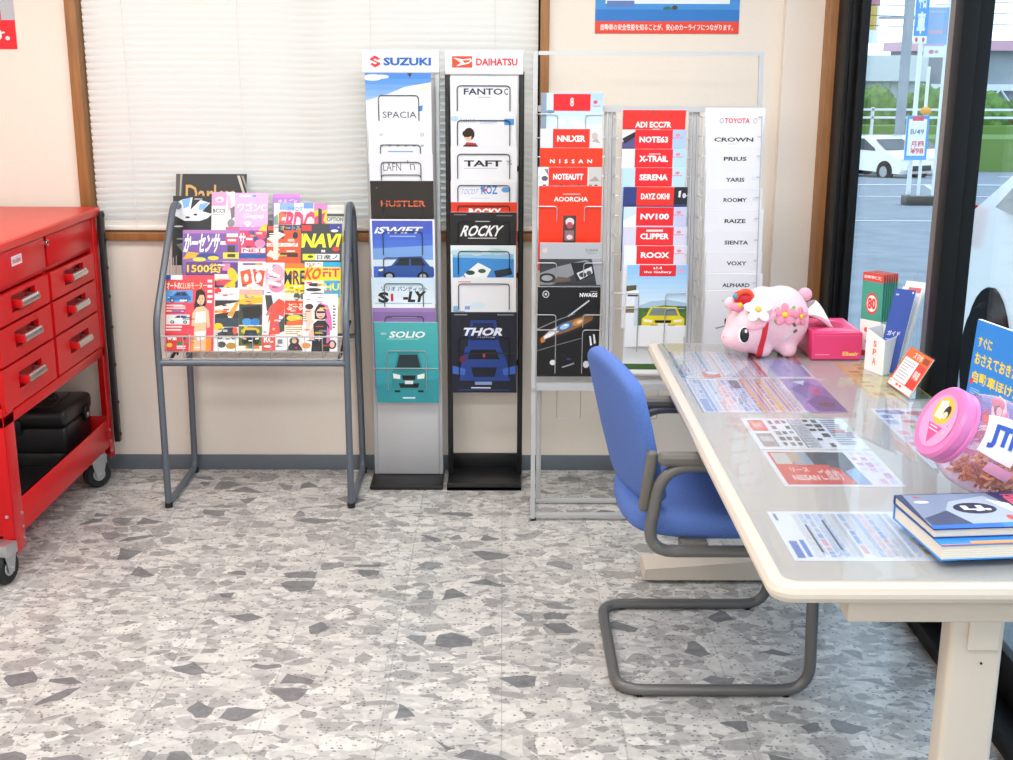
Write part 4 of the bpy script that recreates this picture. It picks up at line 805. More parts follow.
# ================================================================== WALL POSTERS
ART.add('poster')
page(MB(), (.603, YW-.003, 1.696), XR, (0, 0, 1), .53, .68, [R(0, .3, 1, .94, '#3f8fd4'), R(.07, .3, .93, .845, '#e6eef6')] + carside(.15, .6, .6, .8, '#e9ebee') + carside(.45, .62, .92, .81, '#2c2f3a') + [R(.08, .72, .22, .82, '#d8a3ad'), R(.08, .83, .27, .86, '#5b78b8'), E(.86, .79, .07, .03, '#e39ab8'), E(.5, .87, .03, .012, '#2a6f62'), E(.55, .865, .02, .012, '#4a3c34'), R(0, .875, 1, .94, '#2576c4'), R(0, .936, 1, 1, '#e8402a'), T('自動車の安全性能を知ることが、安心のカーライフにつながります。', .04, .95, .96, .984, '#fff3ee', .015), R(0, 0, 1, .3, '#7ab3e4'), T('自動車アセスメント', .08, .1, .92, .2, '#ffffff', .03)], '#4a98d8', .001).build('poster', loc=(.603, YW-.003, 1.696), label='blue poster with a red caption band on the wall above the wide rack', cat='poster', group='wall posters')
page(MB(), (-2.04, YW-.003, 1.633), XR, (0, 0, 1), .49, .69, [R(0, .86, 1, 1, '#e8202c'), T('を守ります。', .5, .9, .95, .955, '#ffffff', .04), P([(0, 0), (1, 0), (1, .6), (.84, .85), (0, .85)], '#e6203a'), P([(.84, .85), (.9, .68), (1, .62), (1, .85)], '#b9bcc2'), P([(.7, .3), (.86, .28), (.8, .5), (.66, .5)], '#b8a06a'), R(.6, .8, .9, .86, '#c9585a')], '#e6203a', .001).build('poster', loc=(-2.04, YW-.003, 1.633), label='red poster with white lettering high on the wall left of the window', cat='poster', group='wall posters')

# ================================================================== TABLE
TZ = .70; TX0, TX1, TY0, TY1 = .475, 1.192, 2.0, 3.955
tb = thing('meeting_table', 'long ivory meeting table with T-shaped legs along the glass door', 'table', (.835, 2.98, 0))
MB().slab(TX0, TX1, TY0, TY1, TZ-.03, TZ, .045, .011, m_ivory).build('tabletop', tb)
MB().slab(.63, 1.115, 2.055, 2.115, .61, TZ-.03, .006, .003, m_ivory2).build('support_bracket', tb)
MB().slab(.63, 1.115, 3.66, 3.72, .61, TZ-.03, .006, .003, m_ivory2).build('support_bracket', tb)
MB().box((.70, 2.115, .62), (.74, 3.66, .67), m_ivory2, .003).box((.95, 2.115, .62), (.99, 3.66, .67), m_ivory2, .003).build('apron_rail', tb)
for (y, d) in ((2.065, 1), (3.665, -1)):
    MB().slab(.826, .926, y, y+.06, .03, .62, .012, .002, m_ivory).build('leg', tb)
    MB().slab(.856, .914, y-.006 if d > 0 else y+.06, y if d > 0 else y+.066,   .552, .668, .0025, .001, m_ivory).cyl((.885, y-.004 if d > 0 else y+.064, .525), (0, 1, 0), .002, .004, m_rubber, 8).build('joint_plate', tb)
    MB().prism([(.447, .012), (1.195, .012), (1.19, .048), (.95, .074), (.78, .074), (.452, .048)], y-.07, y+.05, m_ivory2).build('foot', tb)
    for x in (.49, 1.16): MB().cyl((x, y-.01, .006), (0, 0, 1), .02, .012, m_rubber, 12).build('foot_pad', tb)
# --- printed sheets under the clear mat
def sheetart(seed, pal, nx, ny, x0=.02, y0=.03, x1=.98, y1=.97, dens=.9):
    rr = random.Random(seed); o = []
    for i in range(nx):
        for k in range(ny):
            if rr.random() > dens: continue
            a = x0+(x1-x0)*i/nx; c = y0+(y1-y0)*k/ny; w = (x1-x0)/nx; h = (y1-y0)/ny
            col = rr.choice(pal)
            o.append(R(a+w*.08, c+h*.08, a+w*rr.uniform(.6, .95), c+h*rr.uniform(.5, .92), col))
            if rr.random() < .5: o.append(R(a+w*.15, c+h*.55, a+w*rr.uniform(.4, .8), c+h*.7, rr.choice(pal)))
    return o
def cols(seed, x0, x1, n, pal, y0=.03, y1=.97, line=.35):
    '''narrow printed columns read from the long side of the table'''
    rr = random.Random(seed); o = []; w = (x1-x0)/n
    for i in range(n):
        a = x0+w*i; k = rr.random()
        c = rr.choice(pal)
        if k < .22: o.append(R(a, y0, a+w*.7, y1, c))
        elif k < .45:
            y = y0
            while y < y1-.05:
                d = rr.uniform(.06, .2); o.append(R(a+w*.1, y, a+w*.85, min(y+d*.85, y1), rr.choice(pal))); y += d
        else:
            for q in range(3):
                y = y0
                while y < y1-.03:
                    d = rr.uniform(.03, .16); o.append(R(a+w*(.1+.28*q), y, a+w*(.1+.28*q)+w*line*.5, min(y+d*.8, y1), c)); y += d
    return o
def sheet(xc, y0, w, h, art, base, label, name='printed_sheet', cat='sheet', rz=0.):
    ART.add(name)
    r = V((math.cos(rz), math.sin(rz), 0)); u = V((-math.sin(rz), math.cos(rz), 0))
    page(MB(), (xc, y0, TZ+.0012), r, u, w, h, art, base, .0008).build(name, loc=(xc, y0, TZ+.0004), label=label, cat=cat, group='printed sheets under the clear mat')
P1 = ['#f0c9c9', '#e8e4f2', '#9fb3dd', '#f2d9b8', '#d9a7b4', '#ffffff', '#7f8ec8', '#eb8b7c']
P2 = ['#b49bd6', '#8f87c9', '#e7a7b8', '#f1c08a', '#5b5c8e', '#e98d6a', '#e9dff2']
sheet(.722, 3.478, .392, .335, [R(.0, 0, .03, 1, '#5876b8')] + cols(3, .03, .45, 12, ['#b9c8e6', '#9fb6e0', '#8fa3cf', '#c9ccd8', '#e6c3c3']) + [R(.22, .0, .235, 1, '#8a93a8'), R(.45, 0, .47, 1, '#e8a3a3')] + cols(4, .47, .72, 8, ['#e9a7ae', '#f0c9c9', '#d4c2e4', '#c99fb4']) + [R(.17, .78, .3, .98, '#e8542e'), E(.25, .82, .05, .06, '#f2f2f2'), R(.62, 0, .65, .95, '#d8394a'), R(.72, .05, .98, .95, '#b7a6dc'), R(.78, .02, .96, .3, '#efd9d3'), P([(.9, .1), (1, .02), (1, .5), (.95, .5)], '#d8414e')] + cols(5, .74, .98, 6, ['#a794d6', '#c4b4e4', '#8f87c9'], .35, .95),
      '#f7f7fb', 'colour price sheet under the mat, its far edge beneath the plush pig')
sheet(.722, 3.118, .385, .35, [R(0, 0, .01, 1, '#5876b8')] + cols(6, .02, .4, 11, ['#b4c6ea', '#8fa9dd', '#d0d6e6', '#efb9b2']) + [R(.03, .62, .08, .98, '#7e9fda'), R(.32, .05, .39, .3, '#4a4f60')] + cols(7, .4, .74, 12, ['#d98a9a', '#e9a77a', '#c08ab4', '#e6b48a', '#9a86c4', '#efc6a0'], .02, .98) + [R(.42, 0, .45, 1, '#f0b070'), R(.55, 0, .57, 1, '#efc06a'), R(.7, 0, .72, 1, '#f1f0fa'), R(.73, 0, 1, 1, '#9d8fd0'), P([(.74, .3), (.9, .1), (1, .3), (1, .55), (.8, .6)], '#6e5fae'), P([(.78, .7), (.9, .5), (1, .6), (1, .98), (.8, .98)], '#27468c'), E(.9, .78, .06, .08, '#1d2740'), R(.88, .3, .93, .5, '#c9427c'), P([(.8, .1), (.9, .05), (.86, .2)], '#f4f1fb')],
      '#f3f3f9', 'purple and orange price sheet under the mat in front of the plush pig')
sheet(.75, 2.80, .265, .262, [R(.05, .06, .2, .42, '#e5472e'), R(.08, .12, .17, .3, '#f3a08c'), R(.05, .5, .2, .92, '#a79a90'), R(.07, .6, .18, .75, '#d6cdc4')] + sheetart(8, ['#6a625c', '#8a8078', '#9b938b', '#4a4744'], 3, 5, .24, .06, .44, .95)+cols(18, .44, .58, 5, ['#c0b4b4', '#a7a9b4']) + lines(.46, .08, .58, .9, 10, '#b7bcc8', 3) + sheetart(9, ['#23262c', '#3a3e46', '#5b6068'], 2, 6, .58, .04, .74, .96) + lines(.76, .06, .97, .9, 12, '#9aa4bb', 4) + [R(.8, .4, .9, .5, '#d86a62')],
      '#f6f4f4', 'used-parts sheet with dark photographs, upper half of the centre print under the mat')
sheet(.75, 2.535, .265, .258, [R(.04, .05, .56, .95, '#e8401f'), R(.06, .08, .2, .4, '#d9d0c2'), R(.22, .06, .42, .42, '#8fa7b4'), R(.2, .06, .3, .34, '#c4a78a'), R(.38, .06, .72, .95, '#23262f'), P([(.38, .42), (.56, .42), (.62, .95), (.1, .95), (.06, .55)], '#e8401f'), T('リース', .14, .5, .3, .62, '#ffe6dc', .03), T('NISSAN', .12, .7, .34, .84, '#ffe9e0', .03), T('ご成約', .36, .55, .54, .85, '#ffd8cc', .02), R(.5, .3, .64, .5, '#3f465a'), P([(.6, .6), (.72, .5), (.74, .95), (.62, .95)], '#8fb4d8')] + sheetart(10, ['#f1bfd9', '#e59ac6', '#f6dcea', '#dfe3f2'], 3, 6, .75, .05, .97, .95),
      '#f8f5f5', 'orange-red and black flyer, lower half of the centre print under the mat')
sheet(.695, 2.124, .30, .258, [R(.03, .62, .08, .95, '#4b78c8'), R(.1, .6, .13, .93, '#3f86dc'), R(.03, .05, .05, .2, '#7d86a0')] + cols(11, .15, .82, 15, ['#e9b4be', '#a9c4ea', '#c5cfe4', '#8fb0e6', '#d0d2da'], .06, .94) + [R(.2, .3, .215, .85, '#44474e'), R(.33, .2, .345, .8, '#4c5a78')] + sheetart(12, ['#f2d49a', '#e3b86a', '#f6e6c2', '#b99a5a'], 3, 6, .84, .2, .98, .9),
      '#fafafc', 'white tariff sheet with small blue and pink print beside the stacked books')
sheet(1.105, 3.27, .165, .40, [R(.0, 0, .06, 1, '#f0c93c')] + sheetart(13, ['#e9b437', '#c8a23a', '#f4e08a', '#8aa04a', '#d98f4a', '#e5c4a8'], 4, 9, .06, .03, .98, .97, .8) + [E(.5, .3, .2, .08, '#e8cfc4'), E(.7, .15, .12, .05, '#5d7a2e')],
      '#f3dc7c', 'yellow patterned leaflet under the mat by the leaflet holder')
sheet(1.075, 2.66, .185, .50, sheetart(14, ['#9fb2dd', '#f0b9b4', '#c9d8ee', '#c7d76a', '#e7a3b0', '#6d8fcf', '#eef0f6'], 4, 10, .03, .02, .97, .98, .8) + [E(.3, .08, .14, .04, '#6a78c4'), E(.6, .1, .16, .04, '#d86a6a'), R(.4, .3, .7, .38, '#cdd54a'), E(.5, .5, .2, .06, '#8fa9d8')],
      '#f1f3f8', 'white leaflet with small coloured pictures under the mat near the candy jar')
MB().slab(TX0+.028, TX1-.012, TY0+.03, TY1-.03, TZ+.0029, TZ+.0041, .03, .0004, m_mat).build('desk_mat', loc=(.83, 2.98, TZ+.0029), label='clear glossy desk mat covering the ivory tabletop', cat='desk mat')
MZ = TZ+.0042

# ================================================================== CHAIR
ch = thing('visitor_chair', 'blue cantilever chair with grey tube frame tucked under the ivory table', 'chair', (.55, 3.17, 0))
CN, CF = 2.89, 3.415; TR = .0155
def side(y): return [(.60, y, .628), (.398, y, .628), (.362, y, .402), (.79, y, .402), (.80, y, TR), (.30, y, TR)]
path = side(CN)+side(CF)[::-1]
MB().tube(path, TR, m_chairtube, 14, .075).build('tube_frame', ch)
for y in (CN, CF): MB().slab(.385, .66, y-.021, y+.021, .632, .662, .016, .009, m_chairplastic).build('armrest', ch)
for y in (CN, CF):
    s_ = 1 if y == CN else -1
    MB().box((.352, y+s_*.012, .50), (.380, y+s_*.042, .66), m_chairplastic, .01, 3).xform(M.Translation((.366, y, .58)) @ M.Rotation(.12, 4, 'Y') @ M.Translation((-.366, -y, -.58))).build('back_bracket', ch)
for y in (CN, CF):
    MB().box((.45, min(y, y+(.06 if y == CN else -.06)), .405), (.52, max(y, y+(.06 if y == CN else -.06)), .425), m_chairplastic, .003).build('seat_mount', ch)
for (x, y) in ((.36, CN), (.36, CF), (.74, CN), (.74, CF)): MB().cyl((x, y, .003), (0, 0, 1), .012, .006, m_rubber, 10).build('glide', ch)
def subsurf_bake(vs, fs, m, levels, name, parent, solid=0., label=None):
    me = bpy.data.meshes.new('tmp'); me.from_pydata(vs, [], fs); me.update()
    o = bpy.data.objects.new('tmp', me); COL.objects.link(o)
    if solid:
        md = o.modifiers.new('s', 'SOLIDIFY'); md.thickness = solid; md.offset = 0
    if levels:
        md = o.modifiers.new('u', 'SUBSURF'); md.levels = levels
    dg = bpy.context.evaluated_depsgraph_get(); ev = o.evaluated_get(dg); m2 = ev.to_mesh()
    v2 = [v.co.copy() for v in m2.vertices]; f2 = [tuple(p.vertices) for p in m2.polygons]
    ev.to_mesh_clear(); bpy.data.objects.remove(o); bpy.data.meshes.remove(me)
    return MB().add(v2, f2, m, True).build(name, parent, label=label, auto=180)
# seat cushion
vs = []; fs = []; NA, NB = 9, 9
for i in range(NA):
    for k in range(NB):
        a = -1+2*i/(NA-1); c = -1+2*k/(NB-1)
        wx = 1-.16*abs(c)**3; wy = 1-.14*abs(a)**3
        x = .555+.25*a*wx; y = 3.155+.242*c*wy
        z = .452-.012*(1-a*a)*(1-c*c)+(.014*max(0, -a)**3)-.02*max(0, a)**4
        vs.append((x, y, z))
for i in range(NA-1):
    for k in range(NB-1): fs.append((i*NB+k, (i+1)*NB+k, (i+1)*NB+k+1, i*NB+k+1))
subsurf_bake(vs, fs, m_blue, 2, 'seat', ch, .07)
# backrest shell
vs = []; fs = []; NA, NB = 9, 10
for i in range(NB):
    t = i/(NB-1)
    for k in range(NA):
        a = -1+2*k/(NA-1)
        half = .226*(1-.10*max(0, t-.35)**2-.06*(1-t)**2)
        zz = .475+.385*t-.05*abs(a)**2.5*max(0, (t-.55)/.45)+.04*abs(a)**2.5*max(0, (.35-t)/.35)
        xx = .352-.012*math.sin(PI*t)-.085*t**1.4+.03*a*a*(.6+.4*t)-.042*a
        yy = 3.155+half*1.03*a*(1-.10*max(0, (t-.7)/.3)**2)
        vs.append((xx, yy, zz))
for i in range(NB-1):
    for k in range(NA-1): fs.append((i*NA+k, i*NA+k+1, (i+1)*NA+k+1, (i+1)*NA+k))
subsurf_bake(vs, fs, m_blue, 2, 'backrest', ch, .046)

# ================================================================== PLUSH PIG
pg = thing('plush_pig', 'pink plush pig with flowers and a red strap on the tabletop', 'plush toy', (.84, 3.77, MZ))
bm = bmesh.new()
def blob(c, r):
    mx = M.Translation(c) @ M.Diagonal((r[0], r[1], r[2], 1))
    bmesh.ops.create_uvsphere(bm, u_segments=24, v_segments=16, radius=1, matrix=mx)
BZ = MZ
blob((.874, 3.79, BZ+.111), (.09, .087, .107)); blob((.815, 3.785, BZ+.118), (.072, .085, .098)); blob((.772, 3.77, BZ+.092), (.073, .085, .085))
blob((.752, 3.755, BZ+.068), (.062, .07, .055)); blob((.717, 3.745, BZ+.06), (.036, .042, .035))
for (x, y) in ((.812, 3.735), (.892, 3.74), (.812, 3.835), (.892, 3.845)): blob((x, y, BZ+.026), (.03, .028, .028))
me = bpy.data.meshes.new('tmp'); bm.to_mesh(me); bm.free()
o = bpy.data.objects.new('tmp', me); COL.objects.link(o)
md = o.modifiers.new('r', 'REMESH'); md.mode = 'VOXEL'; md.voxel_size = .0065
md = o.modifiers.new('s', 'SMOOTH'); md.iterations = 14; md.factor = .6
dg = bpy.context.evaluated_depsgraph_get(); ev = o.evaluated_get(dg); m2 = ev.to_mesh()
pv = [v.co.copy() for v in m2.vertices]; pf = [tuple(p.vertices) for p in m2.polygons]
dz = BZ-min(v.z for v in pv)
pv = [v+V((0, 0, dz)) for v in pv]
ev.to_mesh_clear(); bpy.data.objects.remove(o); bpy.data.meshes.remove(me)
MB().add(pv, pf, m_pig, True).build('body', pg, auto=180)
bvh = BVHTree.FromPolygons(pv, pf)
def snap(x, z, lift=0., d=(0, 1, 0)):
    p, n, i, dist = bvh.ray_cast(V((x, 3.4, z)), V(d).normalized())
    if p is None:
        p, n, i, dist = bvh.find_nearest(V((x, 3.7, z)))
    return p+n*lift, n
def disc(mb, x, z, rx, rz_, m, lift=.001, puff=.004, n=16, sp=0.):
    p, nm = snap(x, z, lift); q = nm.to_track_quat('Z', 'Y').to_matrix()
    ux = (XR-nm*XR.dot(nm)).normalized(); uy = nm.cross(ux)
    if uy.z < 0: uy = -uy
    rt = M((ux, uy, nm)).transposed()
    if sp: rt = rt @ M.Rotation(sp, 3, 'Z')
    mb.ball(p, (rx, rz_, puff), m, n, 8, rt)
    return p, nm
def flower(x, z, r, petal, core, label, lift=.003):
    f = MB(); p, nm = snap(x, z, lift)
    ux = (XR-nm*XR.dot(nm)).normalized(); uy = nm.cross(ux); rt = M((ux, uy, nm)).transposed()
    for i in range(5):
        a = 2*PI*i/5+.3; dd = ux*math.cos(a)*r*.62+uy*math.sin(a)*r*.62
        f.ball(p+dd, (r*.46, r*.36, .004), petal, 12, 8, rt @ M.Rotation(a, 3, 'Z'))
    f.ball(p+nm*.004, (r*.26, r*.26, .005), core, 12, 8, rt)
    f.build('flower', pg, label=label)
m_eye = mat('#17171a', .15); m_w = mat('#ffffff', .3); m_f1 = mat('#ee8fa6', .8); m_f2 = mat('#f6f3f4', .8); m_yc = mat('#f3c81e', .7); m_leaf = mat('#6fae63', .8); m_strap = mat('#d42232', .6)
e = MB(); disc(e, .742, BZ+.08, .0165, .026, m_w, .0005, .003); disc(e, .744, BZ+.08, .0145, .0235, m_eye, .002, .003); disc(e, .749, BZ+.092, .004, .0055, m_w, .0048, .0015, 10)  # white backing, black oval, and a small white disc as a painted highlight
e.build('eye', pg, label='large glossy black eye')
e = MB(); p, n_ = bvh.ray_cast(V((.3, 3.79, BZ+.10)), V((1, 0, 0)))[:2]; e.ball(p+n_*.001, (.003, .01, .012), m_eye, 10, 8); e.build('eye', pg, label='large glossy black eye')
nb = MB()
for y in (3.728, 3.755):
    r_ = bvh.ray_cast(V((.5, y, BZ+.066)), V((1, 0, 0)))
    if r_[0]: nb.ball(r_[0], .003, mat('#d98a9a', .8), 8, 6)
nb.build('nostril', pg)
# strap round the body
sp_ = []
for i in range(40):
    a = math.radians(-78-210*i/39); d = V((0, math.sin(a), math.cos(a))); c0 = V((.808+.012*math.cos(a), 3.785, BZ+.10))
    h_ = bvh.ray_cast(c0+d*.3, -d)
    if h_[0] is not None: sp_.append((h_[0], d))
ms = MB(); vs = []; fs = []
for (p, d) in sp_:
    vs += [p+V((-.0085, 0, 0))+d*.0005, p+V((-.0085, 0, 0))+d*.0045, p+V((.0085, 0, 0))+d*.0045, p+V((.0085, 0, 0))+d*.0005]
ns = len(sp_)
for i in range(ns-1):
    for k in range(4): fs.append((i*4+k, i*4+(k+1) % 4, (i+1)*4+(k+1) % 4, (i+1)*4+k))
ms.add(vs, fs, m_strap, True).build('strap', pg, label='red ribbon strap')
MB().ball((.708, 3.76, BZ+.165), (.017, .014, .02), m_pig, 16, 10).build('ear', pg)
MB().ball((.782, 3.74, BZ+.135), (.034, .016, .02), m_pig, 16, 10).build('ear', pg)
MB().ball((.95, 3.80, BZ+.186), .022, mat('#eba9bb', .9), 18, 12).build('tail', pg, label='round darker pink tail ball')
ht = MB().ball((.748, 3.765, BZ+.182), (.032, .03, .024), m_strap, 18, 12)
ht.tube([(.722, 3.75, BZ+.18), (.735, 3.74, BZ+.205), (.762, 3.745, BZ+.208), (.778, 3.755, BZ+.18)], .008, mat('#e5562e', .8), 10, .02)
ht.ball((.722, 3.745, BZ+.19), .009, mat('#3aa0b8', .8), 10, 8)
ht.build('red_cap', pg, label='small red felt cap')
MB().ball((.724, 3.725, BZ+.16), (.022, .01, .014), m_f1, 14, 8).ball((.731, 3.718, BZ+.168), (.008, .006, .008), m_yc, 10, 8).build('petal_bow', pg, label='pink petal with a yellow bead')
fr = MB()
for i in range(12):
    t = i/11; x = .762+.075*t; z = BZ+.104-.012*math.sin(PI*t)+.04*t
    disc(fr, x, z, .012, .009, mat('#f3b3c2', .9), .001, .004, 12)
fr.build('frill', pg, label='pink felt frill')
flower(.785, BZ+.15, .042, m_f2, mat('#d8b45a', .7), 'white felt flower', .014); flower(.868, BZ+.14, .034, m_f1, m_yc, 'pink felt flower with yellow centre'); flower(.918, BZ+.132, .029, m_f1, m_yc, 'small pink felt flower with yellow centre')
lf = MB()
for (x, z, a) in ((.845, BZ+.155, .6), (.845, BZ+.118, -.5), (.895, BZ+.158, 1.), (.765, BZ+.148, .4)): disc(lf, x, z, .010, .006, m_leaf, .001, .003, 12, a)
lf.build('felt_leaf', pg)
tg = MB(); disc(tg, .9, BZ+.108, .008, .005, mat('#6d7263', .8), .001, .002, 10, -.7); disc(tg, .905, BZ+.088, .008, .006, mat('#6d7263', .8), .001, .002, 10, .5); disc(tg, .883, BZ+.072, .02, .005, mat('#e4d6d8', .7), .0008, .0015, 12, .7)
tg.build('tag_mark', pg)

# ================================================================== TISSUE BOX
tz = thing('tissue_box', 'bright pink tissue box behind the plush pig', 'tissue box', (1.035, 3.81, MZ))
mp_ = mat('#e23a72', .35)
rt = M.Translation((1.035, 3.81, MZ)) @ M.Rotation(-.0, 4, 'Z')
bx_ = MB().box((.958, 3.70, MZ), (1.112, 3.93, MZ+.085), mp_, .003)
bx_.build('carton', tz)
ART.add('carton_print')
page(MB(), (1.035, 3.6995, MZ+.003), XR, (0, 0, 1), .15, .08, [T('Elleair', .62, .72, .95, .88, '#f4d060', .03), R(.05, .82, .35, .86, '#f08aa8'), R(.03, .06, .97, .1, '#e85588')], '#e23a72', 0).build('carton_print', tz)
page(MB(), (1.035, 3.72, MZ+.0855), XR, (0, 1, 0), .13, .19, [E(.5, .5, .36, .3, '#c71f55'), P([(.05, .9), (.4, .7), (.95, .85), (.95, .98), (.05, .98)], '#ee6f98'), P([(.1, .1), (.6, .02), (.9, .2), (.5, .14)], '#ef86a8')], '#e23a72', 0).build('carton_print', tz)
vs = []; fs = []
for i in range(7):
    t = i/6
    for k in range(9):
        a = -1+2*k/8
        c0 = V((1.035, 3.80, MZ+.084)); tip = V((.962, 3.80, MZ+.15))
        p = c0.lerp(tip, t)+V((.02*math.sin(a*5+t*2)*(.4+t), .05*a*(.5+.4*t), .018*math.cos(a*4)*(.3+t)+.008*math.sin(PI*t)))
        vs.append(p)
for i in range(6):
    for k in range(8): fs.append((i*9+k, i*9+k+1, (i+1)*9+k+1, (i+1)*9+k))
subsurf_bake(vs, fs, mat('#fafafa', .9), 2, 'tissue', tz, .0015, 'white tissue pulled out of the slot')

# ================================================================== LEAFLETS AND HOLDER
lh = thing('leaflet_holder', 'white angled card holder with orange print near the door mullion', 'leaflet holder', (1.13, 3.58, MZ))
mw = mat('#f0f0f2', .5)
hv = MB()
a0, a1, a2 = V((1.088, 3.585, MZ)), V((1.118, 3.50, MZ)), V((1.178, 3.55, MZ))
def wallq(mb, p, q, zz0, zz1, th=.002):
    n = (q-p).cross(V((0, 0, 1))).normalized()*th
    P_ = [p, q, q+V((0, 0, zz1)), p+V((0, 0, zz0))]
    mb.add(P_+[v-n for v in P_], [(0, 1, 2, 3), (7, 6, 5, 4), (0, 4, 5, 1), (1, 5, 6, 2), (2, 6, 7, 3), (3, 7, 4, 0)], mw)
wallq(hv, a0, a1, .125, .105); wallq(hv, a1, a2, .105, .112); wallq(hv, V((1.148, 3.625, MZ)), a0, .13, .125); wallq(hv, a2, V((1.148, 3.625, MZ)), .112, .13)
hv.add([a0+V((0, 0, .002)), a1+V((0, 0, .002)), a2+V((0, 0, .002)), V((1.148, 3.625, MZ+.002))], [(0, 1, 2, 3)], mw)
hv.build('pocket', lh)
ART.add('holder_print')
d_ = (a1-a0).normalized()
page(MB(), a0+d_*.045+V((-.0006, -.0006, .02)), d_, (0, 0, 1), .02, .08, [T('S', .1, .05, .9, .28, '#e8743a', .03), T('P', .1, .36, .9, .6, '#e8743a', .03), T('A', .1, .68, .9, .95, '#e8743a', .03)], '#f0f0f2', 0).build('holder_print', lh)
ART.add('leaflet')
for i in range(7):
    x = 1.125+.0085*i; y = 3.735+.004*i
    page(MB(), (x+.02, y, MZ+.001), V((.62, -.78, 0)), V((0, .06, 1)), .075, .262, [R(0, 0, 1, .1, '#d8433a'), T('自動車保険', .08, .03, .92, .07, '#fbe9e4', .02), R(0, .1, 1, .56, '#3f9c86'), E(.5, .36, .3, .13, '#d8433a'), E(.5, .36, .24, .1, '#e9f0ea'), T('80', .3, .29, .7, .43, '#d8433a', .05), R(0, .56, 1, .94, '#f1efe9'), E(.3, .68, .1, .03, '#d86a5a'), E(.65, .72, .12, .04, '#e7a59a'), E(.4, .82, .1, .03, '#d8594a'), R(0, .93, 1, 1, '#d8433a')], '#3f9c86', .0025, '#5a8f84').build('leaflet', loc=(x+.02, y, MZ+.001), label='green leaflet with a red top edge in the upright bundle behind the holder' if i else 'front green leaflet with a red ring emblem, first of the upright bundle', cat='leaflet', group='green leaflets standing in a bundle')
def leaf2(x, y, z, w, h, r, u, art, base, label, th=.003): page(MB(), (x, y, z), r, u, w, h, art, base, th).build('leaflet', loc=(x, y, z), label=label, cat='leaflet', group='leaflets standing in the card holder')
leaf2(1.135, 3.53, MZ+.004, .062, .25, V((.8, -.6, 0)), V((.2, .12, .97)), [R(.1, .06, .25, .08, '#b9c6ee'), T('ガイド', .15, .5, .75, .56, '#eef2ff', .02), R(.1, .6, .6, .615, '#aab9e6'), R(.5, .72, .62, .74, '#dfe6fb'), R(.45, .8, .55, .84, '#dfe6fb'), R(.85, .02, .93, .045, '#dfe6fb')], '#2f4fa6', 'dark blue leaflet leaning in the white card holder', .006)
leaf2(1.152, 3.548, MZ+.004, .062, .255, V((.8, -.6, 0)), V((.24, .12, .96)), [R(.3, 0, .9, .06, '#d86a6a'), R(.1, .1, .9, .9, '#cfd8e6')], '#e8ebef', 'white leaflet with a pale red top, leaning behind the dark blue one')
leaf2(1.160, 3.568, MZ+.004, .062, .27, V((.8, -.6, 0)), V((.26, .12, .96)), [R(.1, .1, .9, .5, '#dbe4ee'), R(.1, .55, .9, .7, '#9fb6d8')], '#f3f3f0', 'tall white leaflet at the back of the card holder')
# orange card in a clear stand
pc = thing('card_stand', 'tilted orange and white card in a clear acrylic stand', 'card stand', (1.14, 3.36, MZ))
r_ = V((.06, -.998, .0)).normalized(); u_ = V((.5, .03, .86)).normalized(); u_ = (u_-r_*u_.dot(r_)).normalized(); n_ = r_.cross(u_)
O_ = V((1.108, 3.325, MZ+.004))
ART.add('card')
page(MB(), O_, r_, u_, .165, .122, [R(.03, .02, .97, .97, '#ee6a26'), R(.06, .24, .62, .82, '#f7f5f3'), R(.64, .26, .95, .82, '#e23a2e'), T('スマホ', .3, .05, .66, .2, '#fff0e4', .02), R(.7, .06, .94, .2, '#9c3d1e'), T('特典', .68, .4, .9, .62, '#ffe3dc', .02), R(.02, .84, .98, .98, '#f6f1ee'), E(.36, .9, .06, .035, '#e0695a'), E(.5, .9, .06, .035, '#e0695a'), E(.08, .9, .03, .02, '#e8843a')] + lines(.1, .3, .58, .78, 7, '#b9b9bd', 2), '#ee6a26', .0012).build('card', pc)
sd = MB()
def sheetbox(mb, O, r, u, n, w, h, th, m):
    q = [O-r*w/2, O+r*w/2, O+r*w/2+u*h, O-r*w/2+u*h]; mb.add(q+[p-n*th for p in q], [(0, 1, 2, 3), (7, 6, 5, 4), (0, 4, 5, 1), (1, 5, 6, 2), (2, 6, 7, 3), (3, 7, 4, 0)], m)
sheetbox(sd, O_-n_*.0016-u_*.004, r_, u_, n_, .17, .13, .0018, m_acrylic)
bk = V((u_.x, u_.y, 0)).normalized()
sheetbox(sd, V((O_.x, O_.y, MZ+.0022)), r_, bk, r_.cross(bk).normalized(), .17, .075, .0018, m_acrylic)
sd.build('acrylic_stand', pc, label='clear acrylic easel')
